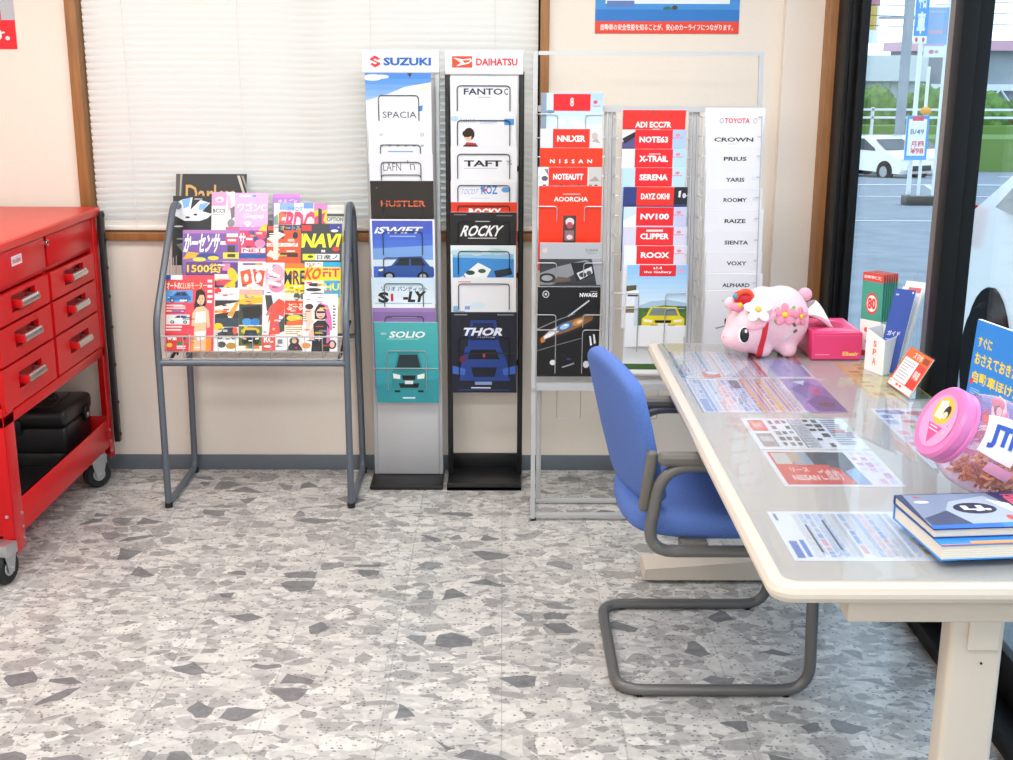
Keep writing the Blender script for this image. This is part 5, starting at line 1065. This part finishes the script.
# ================================================================== PICTURE BOOK
ART.add('picture_book')
pu = V((.0, .02, 1)).normalized(); prr = V((.2, -.98, 0)).normalized()
page(MB(), (1.188, 2.877, MZ+.002), prr, V((.06, .0, 1)).normalized(), .23, .275, [T('すぐに', .07, .14, .33, .24, '#f4d423', .03), T('おさえておきたい', .06, .29, .95, .4, '#f4d423', .03), T('自動車ほけん', .06, .46, .95, .57, '#f4d423', .03), E(.06, .56, .035, .03, '#d8433a')] + lines(.06, .62, .24, .7, 4, '#8fc3ec', 2) + [P([(.5, .7), (.6, .58), (.72, .6), (.78, .72), (.74, .84), (.52, .84)], '#f3f0ee'), E(.6, .66, .12, .06, '#d85a62'), E(.62, .72, .08, .05, '#4b4f58'), E(.64, .72, .05, .04, '#f1d5c6'), P([(.36, .8), (.8, .84), (.72, 1), (.4, 1)], '#e4562c'), P([(.36, .8), (.42, .74), (.5, .82)], '#d8433a'), P([(.5, .88), (.6, .86), (.56, .95)], '#f7efe9'), E(.36, .96, .07, .06, '#35456f'), P([(.75, .98), (.95, .78), (1, .8), (1, 1)], '#5a9a3a'), P([(.85, .9), (1, .86), (1, .92)], '#d8c84a'), P([(0, .9), (.3, .97), (.3, 1), (0, 1)], '#5bb0ea')], '#2f86d6', .011, '#f4f3ee').build('picture_book', loc=(1.188, 2.877, MZ), label='blue picture book with yellow title standing against the glass door', cat='book', group='books on the table')

# ================================================================== CANDY JAR
axis = V((-.88, -.12, .45)).normalized()
jc = V((1.008, 2.44, MZ+.105))
JM = M.Translation(jc) @ axis.to_track_quat('Z', 'Y').to_matrix().to_4x4()
prof = [(.055, -.118), (.075, -.112), (.092, -.09), (.102, -.05), (.104, 0), (.1, .035), (.088, .065), (.073, .082), (.071, .1)]
zmin = min((JM @ V((r*math.cos(a), r*math.sin(a), z))).z for r, z in prof for a in [2*PI*i/32 for i in range(32)])
jc.z += MZ+.0008-zmin
JM = M.Translation(jc) @ axis.to_track_quat('Z', 'Y').to_matrix().to_4x4()
jr = thing('candy_jar', 'pink plastic snack jar lying tilted with its lid facing the chair', 'jar', (jc.x, jc.y, MZ))
MB().lathe(prof, JM, m_jar, 40).build('jar_body', jr)
mlid = mat('#e27bb8', .3); mlid2 = mat('#ec94c6', .3)
MB().lathe([(.0745, .084), (.079, .086), (.079, .094), (.0765, .096), (.0765, .102), (.079, .104), (.079, .118), (.074, .124), (.0, .1245)], JM, mlid, 40).build('lid', jr, label='pink screw lid')
ART.add('lid_sticker')
# sticker frame on the lid: find image-up on the lid plane
lu = (V((0, 0, 1))-axis*axis.z).normalized(); lr = lu.cross(axis)
page(MB(), jc+axis*.1252-lu*.06, lr, lu, .12, .12, [E(.5, .5, .47, .47, '#ee9ccb', 30), E(.5, .34, .3, .27, '#f0b93a', 24), P([(.3, .2), (.5, .14), (.62, .3), (.56, .5), (.3, .5)], '#f6efe6'), E(.42, .36, .1, .1, '#f3d9c4'), E(.6, .34, .1, .12, '#2a2422'), E(.6, .39, .07, .07, '#f3d3bd'), P([(.28, .58), (.72, .58), (.5, .92)], '#e2508f'), R(.34, .62, .6, .64, '#f8dbe9'), R(.34, .68, .66, .7, '#f8dbe9'), E(.8, .5, .03, .03, '#7ac0b0'), E(.84, .62, .025, .025, '#f1d86a'), E(.5, .06, .03, .03, '#f0a03a')], '#ee9ccb', 0)
mbk = page(MB(), jc+axis*.1252-lu*.058, lr, lu, .116, .116, [E(.5, .5, .5, .5, '#ee9ccb', 30), E(.5, .3, .3, .26, '#f0b93a', 24), P([(.3, .16), (.5, .1), (.6, .26), (.54, .46), (.3, .46)], '#f6efe6'), E(.42, .33, .1, .1, '#f3d9c4'), E(.62, .3, .1, .13, '#2a2422'), E(.61, .36, .07, .07, '#f3d3bd'), P([(.26, .58), (.74, .58), (.5, .94)], '#e2508f'), R(.34, .61, .6, .63, '#f8dbe9'), R(.34, .67, .66, .69, '#f8dbe9'), E(.84, .5, .03, .03, '#7ac0b0'), E(.84, .64, .025, .025, '#f1d86a')], '#ee9ccb', 0)
mbk.f = mbk.f[1:]; mbk.m = mbk.m[1:]; mbk.sm = mbk.sm[1:]
mbk.build('lid_sticker', jr, label='round sticker with a yellow oval')
# label band: curved white patch with blue letters on the near side of the body
def prad(z):
    for (r0, z0_), (r1, z1_) in zip(prof, prof[1:]):
        if z0_ <= z <= z1_: return r0+(r1-r0)*(z-z0_)/max(z1_-z0_, 1e-6)
    return prof[-1][0]
def patch(mb, a0_, a1_, z0, z1, lift, m, n=10, nz=6):
    vs = []; fs = []
    for i in range(n+1):
        a = a0_+(a1_-a0_)*i/n
        for k in range(nz+1):
            z = z0+(z1-z0)*k/nz; q = prad(z)+lift; vs.append(JM @ V((q*math.cos(a), q*math.sin(a), z)))
    for i in range(n):
        for k in range(nz): fs.append((i*(nz+1)+k, i*(nz+1)+k+1, (i+1)*(nz+1)+k+1, (i+1)*(nz+1)+k))
    mb.add(vs, fs, m, True)
vdir = (JM.to_3x3().inverted() @ (V((0, 0, 1.6))-jc)).normalized(); va = math.atan2(vdir.y, vdir.x)
lz = JM.to_3x3().inverted() @ V((0, 0, 1)); la = math.atan2(lz.y, lz.x)
dl = (la-va+PI) % (2*PI)-PI; sg = 1 if dl > 0 else -1
lab = MB(); A0, A1 = va+sg*.72, va-sg*.2; Z0, Z1 = .070, -.004
patch(lab, A0, A1, Z0, Z1, .0012, paper('#f4f0f4'), 14)
patch(lab, va-sg*.27, va-sg*.5, .04, -.02, .0012, paper('#e6a5c8'), 6)
vs_, fs_ = text_mesh('JTF', .05)
def onlab(a_, b_):
    z = Z0+(Z1-Z0)*(.1+.8*a_); a = A0+(A1-A0)*(.82-.6*b_); q = prad(z)+.0042
    return JM @ V((q*math.cos(a), q*math.sin(a), z))
lab.add([onlab(a_, b_) for a_, b_ in vs_], fs_, paper('#2c56b8'))
lab.build('jar_label', jr, label='white label with blue letters')
sk = MB(); rr = random.Random(5); JI = JM.inverted(); mc = [mat('#eeb45c', .6), mat('#e09a40', .6), mat('#f4d092', .6), mat('#b9772f', .6)]
cnt = 0
while cnt < 330:
    p = V((rr.uniform(-.09, .09), rr.uniform(-.09, .09), rr.uniform(-.105, .07)))
    if p.xy.length > (.082 if p.z < .04 else .06): continue
    w_ = JM @ p
    if w_.z > MZ+.085 or w_.z < MZ+.008: continue
    d = V((rr.uniform(-1, 1), rr.uniform(-1, 1), rr.uniform(-.5, .5))).normalized()*rr.uniform(.008, .016)
    if (JI @ (w_+d)).xy.length > .092 or (JI @ (w_-d)).xy.length > .092 or min((w_+d).z, (w_-d).z) < MZ+.006: continue
    bend = V((rr.uniform(-1, 1), rr.uniform(-1, 1), rr.uniform(-1, 1)))*.004
    sk.tube([w_-d, w_+bend, w_+d], .0032, rr.choice(mc), 6); cnt += 1
sk.build('snack_sticks', loc=(jc.x, jc.y, MZ), label='golden brown snack sticks heaped inside the pink jar', cat='snacks', kind='stuff')
wrp = MB()
for i in range(34):
    p = V((rr.uniform(-.06, .06), rr.uniform(-.06, .06), rr.uniform(-.06, .04))); w_ = JM @ p
    if w_.z < MZ+.08: w_.z = MZ+.085+rr.random()*.03
    q = [w_+V((rr.uniform(-.03, .03), rr.uniform(-.03, .03), rr.uniform(-.02, .02))) for _ in range(4)]
    if all((JI @ x).xy.length < .09 and -.1 < (JI @ x).z < .07 for x in q): wrp.add(q, [(0, 1, 2), (0, 2, 3)], paper(rr.choice(['#f2b5d2', '#f7dbe8', '#e58dba', '#e9e2f2'])))
if wrp.v: wrp.build('candy_wrappers', loc=(jc.x, jc.y, MZ), label='pink and white wrapper film crumpled inside the jar', cat='wrappers', kind='stuff')

# ================================================================== BOOKS
def book(x0, y0, z0, w, d, h, rz, cover, art, label, edge='#efe8da', bow=0.):
    """lying book: page block, two boards and a spine; printed side up"""
    t = thing('book', label, 'book', (x0, y0, z0), 'books on the table', rz)
    mx = M.Translation((x0, y0, z0)) @ M.Rotation(rz, 4, 'Z'); c = .0018
    pgs = MB().box((.003, .003, c), (w-.003, d-.003, h-c), paper(edge)); pgs.last = 0; pgs.xform(mx)
    for k in range(6):
        zz = c+(h-2*c)*(k+.5)/6
        pgs.box((.0025, .0025, zz), (w-.0025, d-.0025, zz+.0004), paper('#cfc6b6')); pgs.xform(mx)
    pgs.build('page_block', t)
    cv = MB().box((0, 0, 0), (w, d, c), paper(cover)); cv.last = 0; cv.xform(mx)
    cv.box((0, 0, h-c), (w, d, h), paper(cover)).xform(mx); cv.box((0, d-c, 0), (w, d, h), paper(cover)).xform(mx)
    cv.build('cover', t)
    ART.add('cover_print')
    page(MB(), mx @ V((w/2, 0, h+.0002)), mx.to_3x3() @ XR, mx.to_3x3() @ V((0, 1, 0)), w, d, art, cover, 0).build('cover_print', t)
    return t
book(.99, 2.05, MZ+.0005, .16, .20, .013, .10, '#e06a2c', [R(.05, .05, .95, .3, '#f0eee8')], 'thin orange-edged booklet under the right end of the book pile')
book(.80, 2.085, MZ+.0135, .30, .215, .03, .10, '#2f8fe0', [R(0, 0, 1, 1, '#2f8fe0'), R(.2, .93, .5, .99, '#e9a45a'), R(.5, .92, .8, .99, '#d8584a'), R(0, .98, 1, 1, '#e07a4a')], 'thick blue paperback at the bottom of the pile, page edges showing', '#efe6d8')
book(.795, 2.118, MZ+.0440, .30, .185, .018, .09, '#1f3f86', [R(0, 0, 1, 1, '#24345c'), P([(.05, .02), (.62, .02), (.72, .98), (.0, .98)], '#8090a8'), P([(.18, .6), (.3, .25), (.58, .1), (.66, .5), (.6, .9), (.2, .9)], '#a9b6c6'), P([(.02, .7), (.22, .5), (.3, .95), (.02, .98)], '#3d4f6b'), E(.42, .46, .14, .16, '#1f2a44', 24), T('LJ', .34, .38, .48, .54, '#f2f4f6', .05), E(.5, .5, .02, .03, '#f2f4f6'), P([(.56, .2), (.72, .4), (.8, .95), (.66, .7)], '#f0f2f4'), E(.58, .75, .03, .08, '#d84a4a'), R(.68, .06, .98, .95, '#1d2748'), T('自動車', .7, .1, .86, .45, '#e8506a', .05), T('整備士', .72, .5, .94, .92, '#e8506a', .05), R(.7, .08, .9, .1, '#e8506a'), P([(0, .9), (1, .86), (1, 1), (0, 1)], '#2470c8'), R(.46, .88, 1, 1, '#2f86e0'), E(.12, .25, .05, .04, '#e4e9ee'), E(.12, .1, .02, .02, '#d84a4a')], 'car manual with a dark grey-blue cover on top of the book pile', '#efe6d8')

# ================================================================== OUTSIDE
def gz(y): return -.12-(.06*(y-6) if y > 6 else 0)
def gzf(y): return max(gz(y), -3.4)
gm = MB()
for (ya, yb) in ((-6, 6), (6, 60.6), (60.6, 160)):
    gm.add([(1.32, ya, gzf(ya)), (150, ya, gzf(ya)), (150, yb, gzf(yb)), (1.32, yb, gzf(yb))], [(0, 1, 2, 3)], m_asphalt)
gm.add([(-60, 5.1, -.12), (1.32, 5.1, -.12), (1.32, 6, -.12), (-60, 6, -.12)], [(0, 1, 2, 3)], m_asphalt)
gm.add([(-60, 6, -.12), (1.32, 6, -.12), (1.32, 60.6, -3.4), (-60, 60.6, -3.4)], [(0, 1, 2, 3)], m_asphalt)
gm.add([(-60, 60.6, -3.4), (1.32, 60.6, -3.4), (1.32, 160, -3.4), (-60, 160, -3.4)], [(0, 1, 2, 3)], m_asphalt)
struct(gm, 'ground_outside')
ln = MB()
def gline(x0, y0, x1, y1, w):
    d = V((x1-x0, y1-y0, 0)).normalized(); n = V((-d.y, d.x, 0))*w/2
    P_ = [V((x0, y0, 0))+n, V((x1, y1, 0))+n, V((x1, y1, 0))-n, V((x0, y0, 0))-n]
    ln.add([(p.x, p.y, gzf(p.y)+.012) for p in P_], [(0, 3, 2, 1)], m_lineW)
gline(8, 37, 30, 36.5, .5); gline(6, 29.5, 20, 29.0, .22); gline(4, 20.5, 12, 20.5, .15); gline(12.6, 36.8, 9, 24, .15); gline(18, 45, 30, 44.5, .4)
ln.build('trim_2', kind='structure')
# grass verge, hedge bushes, guard rail
struct(MB().box((2, 52.5, -4), (70, 56, -1.55), m_grass).box((2, 56, -4), (70, 62, -1.2), m_grass), 'ground_verge')
def bush(name, c, r, label, seed, m=m_hedge):
    bm = bmesh.new(); bmesh.ops.create_icosphere(bm, subdivisions=4, radius=1)
    for v in bm.verts:
        d = v.co.normalized(); k = 1+.22*noise.noise(d*2.2+V((seed, 0, 0)))+.16*noise.noise(d*6+V((0, seed, 0)))+.10*noise.noise(d*15+V((seed, seed, 0)))
        v.co = V((d.x*r[0]*k, d.y*r[1]*k, d.z*r[2]*k))
    vs = [V(c)+v.co for v in bm.verts]; fs = [tuple(v.index for v in f.verts) for f in bm.faces]; bm.free()
    MB().add(vs, fs, m, True).build(name, loc=(c[0], c[1], c[2]-r[2]), label=label, cat='bush', group='hedge bushes beyond the car park', auto=180)
for i, (x, y, r) in enumerate(((14.9, 58.2, 1.2), (17.3, 58.6, 1.25), (19.7, 58.2, 1.2), (22.1, 58, 1.25), (24.6, 58, 1.3), (27.1, 58.2, 1.3), (29.7, 58.4, 1.3))):
    bush('hedge_bush', (x, y, -.95), (r, 1.2, 1.25+.12*(i % 3)), ('low green bush at the left edge of the glass', 'rounded green bush left of the street pole', 'green bush behind the white sign board', 'green bush half hidden by the dark door stile', 'bright green bush right of the dark door stile', 'bright green bush behind the white van', 'green bush far right beyond the white van')[i], i*3.1)
gr = thing('guard_rail', 'white metal guard rail in front of the hedge', 'guard rail', (24, 53.2, -1.55))
for zz in (-.42, -.75): MB().box((10, 53.1, zz), (40, 53.2, zz+.09), m_lineW).build('rail', gr)
for i in range(13): MB().box((11+i*2.3, 53.1, -1.55), (11.1+i*2.3, 53.25, -.28), m_lineW).build('rail_post', gr)
# grey building across the road
bd = thing('grey_building', 'grey concrete building with a pink sign band beyond the hedge', 'building', (36, 76, -3.4))
MB().box((16, 72, -3.4), (22.5, 82, 1.5), m_conc).box((25, 72, -3.4), (60, 82, 2.2), m_conc).build('wall', bd)
MB().box((24.5, 71.4, 2.2), (60, 82, 2.75), mat('#d9a9ba', .6)).build('sign_band', bd, label='pink sign band')
MB().box((16, 71.5, .0), (60, 72.5, .35), m_lineW).build('ledge', bd)
for i in range(9): MB().box((17+i*4.2, 71.85, -2.6), (19.6+i*4.2, 72.05, -.3), mat('#5d6f80', .3)).build('window', bd)
for i in range(5): MB().tube([(26+i*4, 71.2, -2.4), (28+i*4, 71.0, .1), (30+i*4, 71.2, -2.4)], .09, m_lineW, 6).build('brace', bd)
wh = thing('warehouse', 'pale ribbed warehouse seen past the street pole', 'warehouse', (26, 68, -3.4))
MB().box((15.5, 66, -3.4), (21.8, 71, .6), mat('#b9c1c6', .7)).build('wall', wh)
rbm = MB()
for i in range(14): rbm.box((15.7+i*.45, 65.93, -3.4), (15.8+i*.45, 66, .6), mat('#a4adb3', .7))
rbm.build('wall_rib', wh)
MB().box((15.3, 65.6, .6), (22, 71.2, 1.9), mat('#d5dadd', .7)).build('roof', wh)
# pole, wires, flags, signs
up = thing('utility_pole', 'grey concrete utility pole with cross arms', 'utility pole', (15.85, 50, -2.76))
MB().tube([(15.85, 50, -2.76), (15.85, 50, 9)], .2, m_conc, 12).build('pole', up)
MB().box((14.5, 49.9, 4.0), (17.2, 50.1, 4.12), m_conc).box((14.7, 49.9, 3.2), (17, 50.1, 3.3), m_conc).build('cross_arm', up)
wv = MB()
for k in range(3): wv.tube([(10, 49.6+k*.2, 3.1+.35*k), (15.85, 50, 2.9+.4*k), (45, 51, 3.8+.5*k)], .014, m_blacksteel, 5)
wv.build('cable', up)
def signpost(name, x, y, z0, z1, label, r=.05, m=m_lineW):
    t = thing(name, label, 'sign', (x, y, gz(y))); MB().tube([(x, y, gz(y)), (x, y, z1)], r, m, 8).build('pole', t); return t
ART.add('flag'); ART.add('board')
fl = signpost('banner_flag', 8.53, 26.0, 0, 3.4, 'blue banner flag with white writing on a white pole')
page(MB(), (8.48, 25.93, 1.95), XR, (0, 0, 1), .28, 1.25, [T('中古', .2, .12, .8, .45, '#eaf4fc', .05), T('車', .2, .5, .8, .85, '#eaf4fc', .05), E(.2, .2, .1, .08, '#bfe0f6'), R(.0, .88, 1, 1, '#eef1f4'), E(.25, .94, .1, .04, '#d8434a'), E(.75, .94, .1, .04, '#c05a4a')], '#3f93dc', .01).build('flag', fl)
f2 = signpost('banner_flag', 9.14, 26.2, 0, 3.4, 'grey-blue banner sign with faint red writing beside the stile', .06)
page(MB(), (8.84, 26.1, 1.93), XR, (0, 0, 1), .5, .74, [R(.25, .62, .8, .7, '#d8a6b8'), R(.1, .1, .9, .14, '#a9c0d8')], '#8fb0d2', .02).build('flag', f2)
page(MB(), (8.84, 26.05, 1.68), XR, (0, 0, 1), .44, .22, [E(.35, .5, .12, .2, '#c98a94'), E(.6, .5, .1, .16, '#b9a0a8')], '#e9edf0', .02).build('board', f2)
sb = signpost('sign_board', 8.64, 25.7, 0, 1.5, 'white sign board with a blue border and red figures', .035)
page(MB(), (8.48, 25.6, -.37), XR, (0, 0, 1), .46, .90, [R(.0, 0, 1, 1, '#4a9bdc'), R(.1, .08, .9, .9, '#f6f7f8'), R(.25, .02, .75, .12, '#e8505a'), T('B/49', .2, .3, .8, .42, '#5b6f8e', .02), T('月極', .25, .56, .85, .7, '#e8505a', .03), T('¥98', .25, .72, .85, .86, '#e8505a', .03), R(0, .93, 1, 1, '#66aee0')], '#f4f6f8', .03).build('board', sb)
MB().ball((8.62, 25.6, .62), (.12, .05, .08), mat('#f0a23a', .6), 12, 8).build('lamp', sb, label='small orange lamp')
MB().box((8.35, 25.5, gz(26)), (8.95, 25.9, gz(26)+.22), m_blackplastic, .02).build('weight_base', sb)
# shop sign at the far left of the glass
ss = thing('shop_sign', 'white and yellow roadside sign at the top left of the glass', 'sign', (15.2, 55, -3.06))
MB().tube([(14.9, 55, -3.06), (14.9, 55, 3.0)], .14, m_lineW, 8).build('pole', ss)
page(MB(), (15.1, 54.8, 2.35), XR, (0, 0, 1), 2.0, 2.2, [R(.0, .0, 1, .3, '#b9828a'), R(.1, .35, .5, .6, '#6b5138'), R(.55, .3, .95, .75, '#d9b25a'), R(.1, .7, .8, .78, '#2f3f74')], '#f0f2f2', .1).build('board', ss)
# dark evergreen at far left
tr = thing('evergreen_tree', 'dark tree at the far left edge of the glass', 'tree', (14.1, 54.5, -3.0))
MB().tube([(14.1, 54.5, -3.), (14.1, 54.5, .2)], .14, mat('#4a3a30', .9), 8).build('trunk', tr)
bm = bmesh.new(); bmesh.ops.create_icosphere(bm, subdivisions=4, radius=1)
vs = []
for v in bm.verts:
    d = v.co.normalized(); k = 1+.4*noise.noise(d*3)+.25*noise.noise(d*9); vs.append(V((14.1+d.x*.75*k, 54.5+d.y*.75*k, -.2+d.z*1.6*k)))
fs = [tuple(v.index for v in f.verts) for f in bm.faces]; bm.free()
MB().add(vs, fs, noisy('dark_needles', '#2c3a38', '#5a5f6e', 3, .9), True).build('crown', tr, auto=180)

m_tyre = mat('#0d0d0f', .85, 0., None, Specular_IOR_Level=.1)
def car(name, loc, rz, L_, prof, half, label, col=m_carwhite, wheels=(.17, .8), wr=.31, winpoly=None, tail=True, front=True):
    """profile (x along the car, z) extruded across, narrowed above the waist"""
    t = thing(name, label, 'car', loc, None, rz)
    mx = M.Translation(loc) @ M.Rotation(rz, 4, 'Z')
    vs = []; fs = []; n = len(prof); secs = (-1, -.94, -.8, .8, .94, 1)
    for s_ in secs:
        for (x, z) in prof:
            nar = 1-.16*max(0, z-.95)/.5
            sh = .97 if abs(s_) == 1 else 1.
            cx = L_*.5
            vs.append((cx+(x-cx)*(.985 if abs(s_) == 1 else 1), s_*half*nar, .62+(z-.62)*sh))
    for j in range(len(secs)-1):
        for i in range(n): fs.append((j*n+i, j*n+(i+1) % n, (j+1)*n+(i+1) % n, (j+1)*n+i))
    fs.append(tuple(range(n))); fs.append(tuple(range((len(secs)-1)*n+n-1, (len(secs)-1)*n-1, -1)))
    bdy = MB().add(vs, fs, col, True); bdy.last = 0; bdy.xform(mx); bdy.build('body', t, auto=38)
    for s_ in (-1, 1):
        for wx in wheels:
            ar = MB().cyl((L_*wx, s_*half*.96, wr), (0, 1, 0), wr+.07, half*.12, m_tyre, 28); ar.xform(mx); ar.build('wheel_arch', t)
            w = MB().cyl((L_*wx, s_*half*.965, wr), (0, 1, 0), wr, half*.2, m_tyre, 28, .03); w.xform(mx)
            w.cyl((L_*wx, s_*half*1.03, wr), (0, 1, 0), wr*.62, .06, m_zinc, 20).xform(mx); w.build('wheel', t)
        if winpoly:
            for poly in winpoly:
                vs = []
                for (x, z) in poly: vs.append((x, s_*(half*(1-.16*max(0, z-.95)/.5)+.006), z))
                k = len(vs); g = MB().add(vs, [tuple(range(k))], m_carglass); g.xform(mx); g.build('side_window', t)
    return t, mx
HB = [(.1, .28), (.0, .42), (.02, .72), (.08, .95), (.3, 1.06), (.62, 1.36), (1.0, 1.46), (2.0, 1.47), (2.5, 1.38), (3.2, 1.02), (3.85, .86), (4.1, .7), (4.15, .42), (4.05, .26)]
HW = [[(.5, 1.02), (.75, 1.3), (1.35, 1.38), (1.4, 1.0)], [(1.48, 1.0), (1.45, 1.39), (2.1, 1.39), (2.75, 1.08), (2.8, 1.0)]]
def lamp(t, mx, a, b_, m, name): q = MB().box(a, b_, m, .01); q.xform(mx); q.build(name, t)
m_tail = mat('#b3161f', .7, 0., None, Specular_IOR_Level=.08); m_head = mat('#dfe6ea', .1)
def scar(loc, rz, label):
    t, mx = car('parked_car', loc, rz, 4.15, HB, .84, label, winpoly=HW)
    for s_ in (-.62, .62):
        lamp(t, mx, (3.86, s_-.18, .66), (4.1, s_+.18, .8), m_head, 'headlamp'); lamp(t, mx, (-.01, s_-.14, .72), (.1, s_+.14, .95), m_tail, 'tail_lamp')
    lamp(t, mx, (4.08, -.55, .36), (4.165, .55, .55), m_blackplastic, 'grille')
    vs = [(2.56, -.62, 1.375), (2.56, .62, 1.375), (3.18, .7, 1.045), (3.18, -.7, 1.045)]
    g = MB().add([V(v)+V((.012, 0, .012)) for v in vs], [(0, 1, 2, 3)], m_carglass); g.xform(mx); g.build('windscreen', t)
    return t
scar((12.75, 47.3, gz(45.6)), -1.1, 'white hatchback parked across the lot, left of the sign board')
scar((14.3, 50.0, gz(48.2)), -.95, 'white hatchback behind the sign board, its dark grille showing')
rc = car('parked_car', (25.5, 50, gz(50)), 0, 4.15, HB, .84, 'red-topped car beyond the white van at the right edge', mat('#c43a48', .3), winpoly=HW)
# near white van-like hatchback
VP = [(.12, .30), (.02, .42), (.0, .60), (.06, .86), (.14, 1.0), (.36, 1.12), (.9, 1.42), (1.5, 1.50), (2.6, 1.49), (3.3, 1.2), (3.9, .98), (4.3, .85), (4.45, .6), (4.4, .32)]
VW = [[(.55, 1.06), (.95, 1.36), (1.6, 1.42), (1.62, 1.04)], [(1.7, 1.04), (1.68, 1.42), (2.55, 1.42), (3.2, 1.14), (3.25, 1.06)]]
vt, vx = car('white_car', (3.32, 6.55, gz(6.6)), -PI/2-.10, 4.45, VP, .86, 'white car parked close outside the glass, seen from its rear corner', winpoly=VW, wheels=(.17, .78), wr=.31)
for s_ in (-.845, .845): lamp(vt, vx, (.02, s_-.055, .80), (.12, s_+.055, 1.02), m_tail, 'tail_lamp')

# ================================================================== CAMERA
f_px = 1229.; th = math.atan(320/1229.); roll = .0033; yaw = math.radians(.2)
cam = bpy.data.cameras.new('camera'); cam.sensor_width = 36.; cam.lens = f_px*36/1013; cam.clip_start = .05; cam.clip_end = 400
co = bpy.data.objects.new('camera', cam); COL.objects.link(co); sc.camera = co
Fd = V((math.sin(yaw)*math.cos(th), math.cos(yaw)*math.cos(th), -math.sin(th)))
R0 = V((math.cos(yaw), -math.sin(yaw), 0)); U0 = R0.cross(Fd)
Rr = R0*math.cos(roll)+U0*math.sin(roll); Ur = U0*math.cos(roll)-R0*math.sin(roll)
mx = M((Rr, Ur, -Fd)).transposed().to_4x4(); mx.translation = (0, 0, 1.6)
co.matrix_world = mx
sc.view_settings.view_transform = 'Standard'; sc.view_settings.look = 'None'; sc.view_settings.gamma = 1; sc.view_settings.exposure = 0
sc.view_settings.use_curve_mapping = False
sc.cycles.use_denoising = True
sc.cycles.max_bounces = 10; sc.cycles.transparent_max_bounces = 16; sc.cycles.sample_clamp_indirect = 6
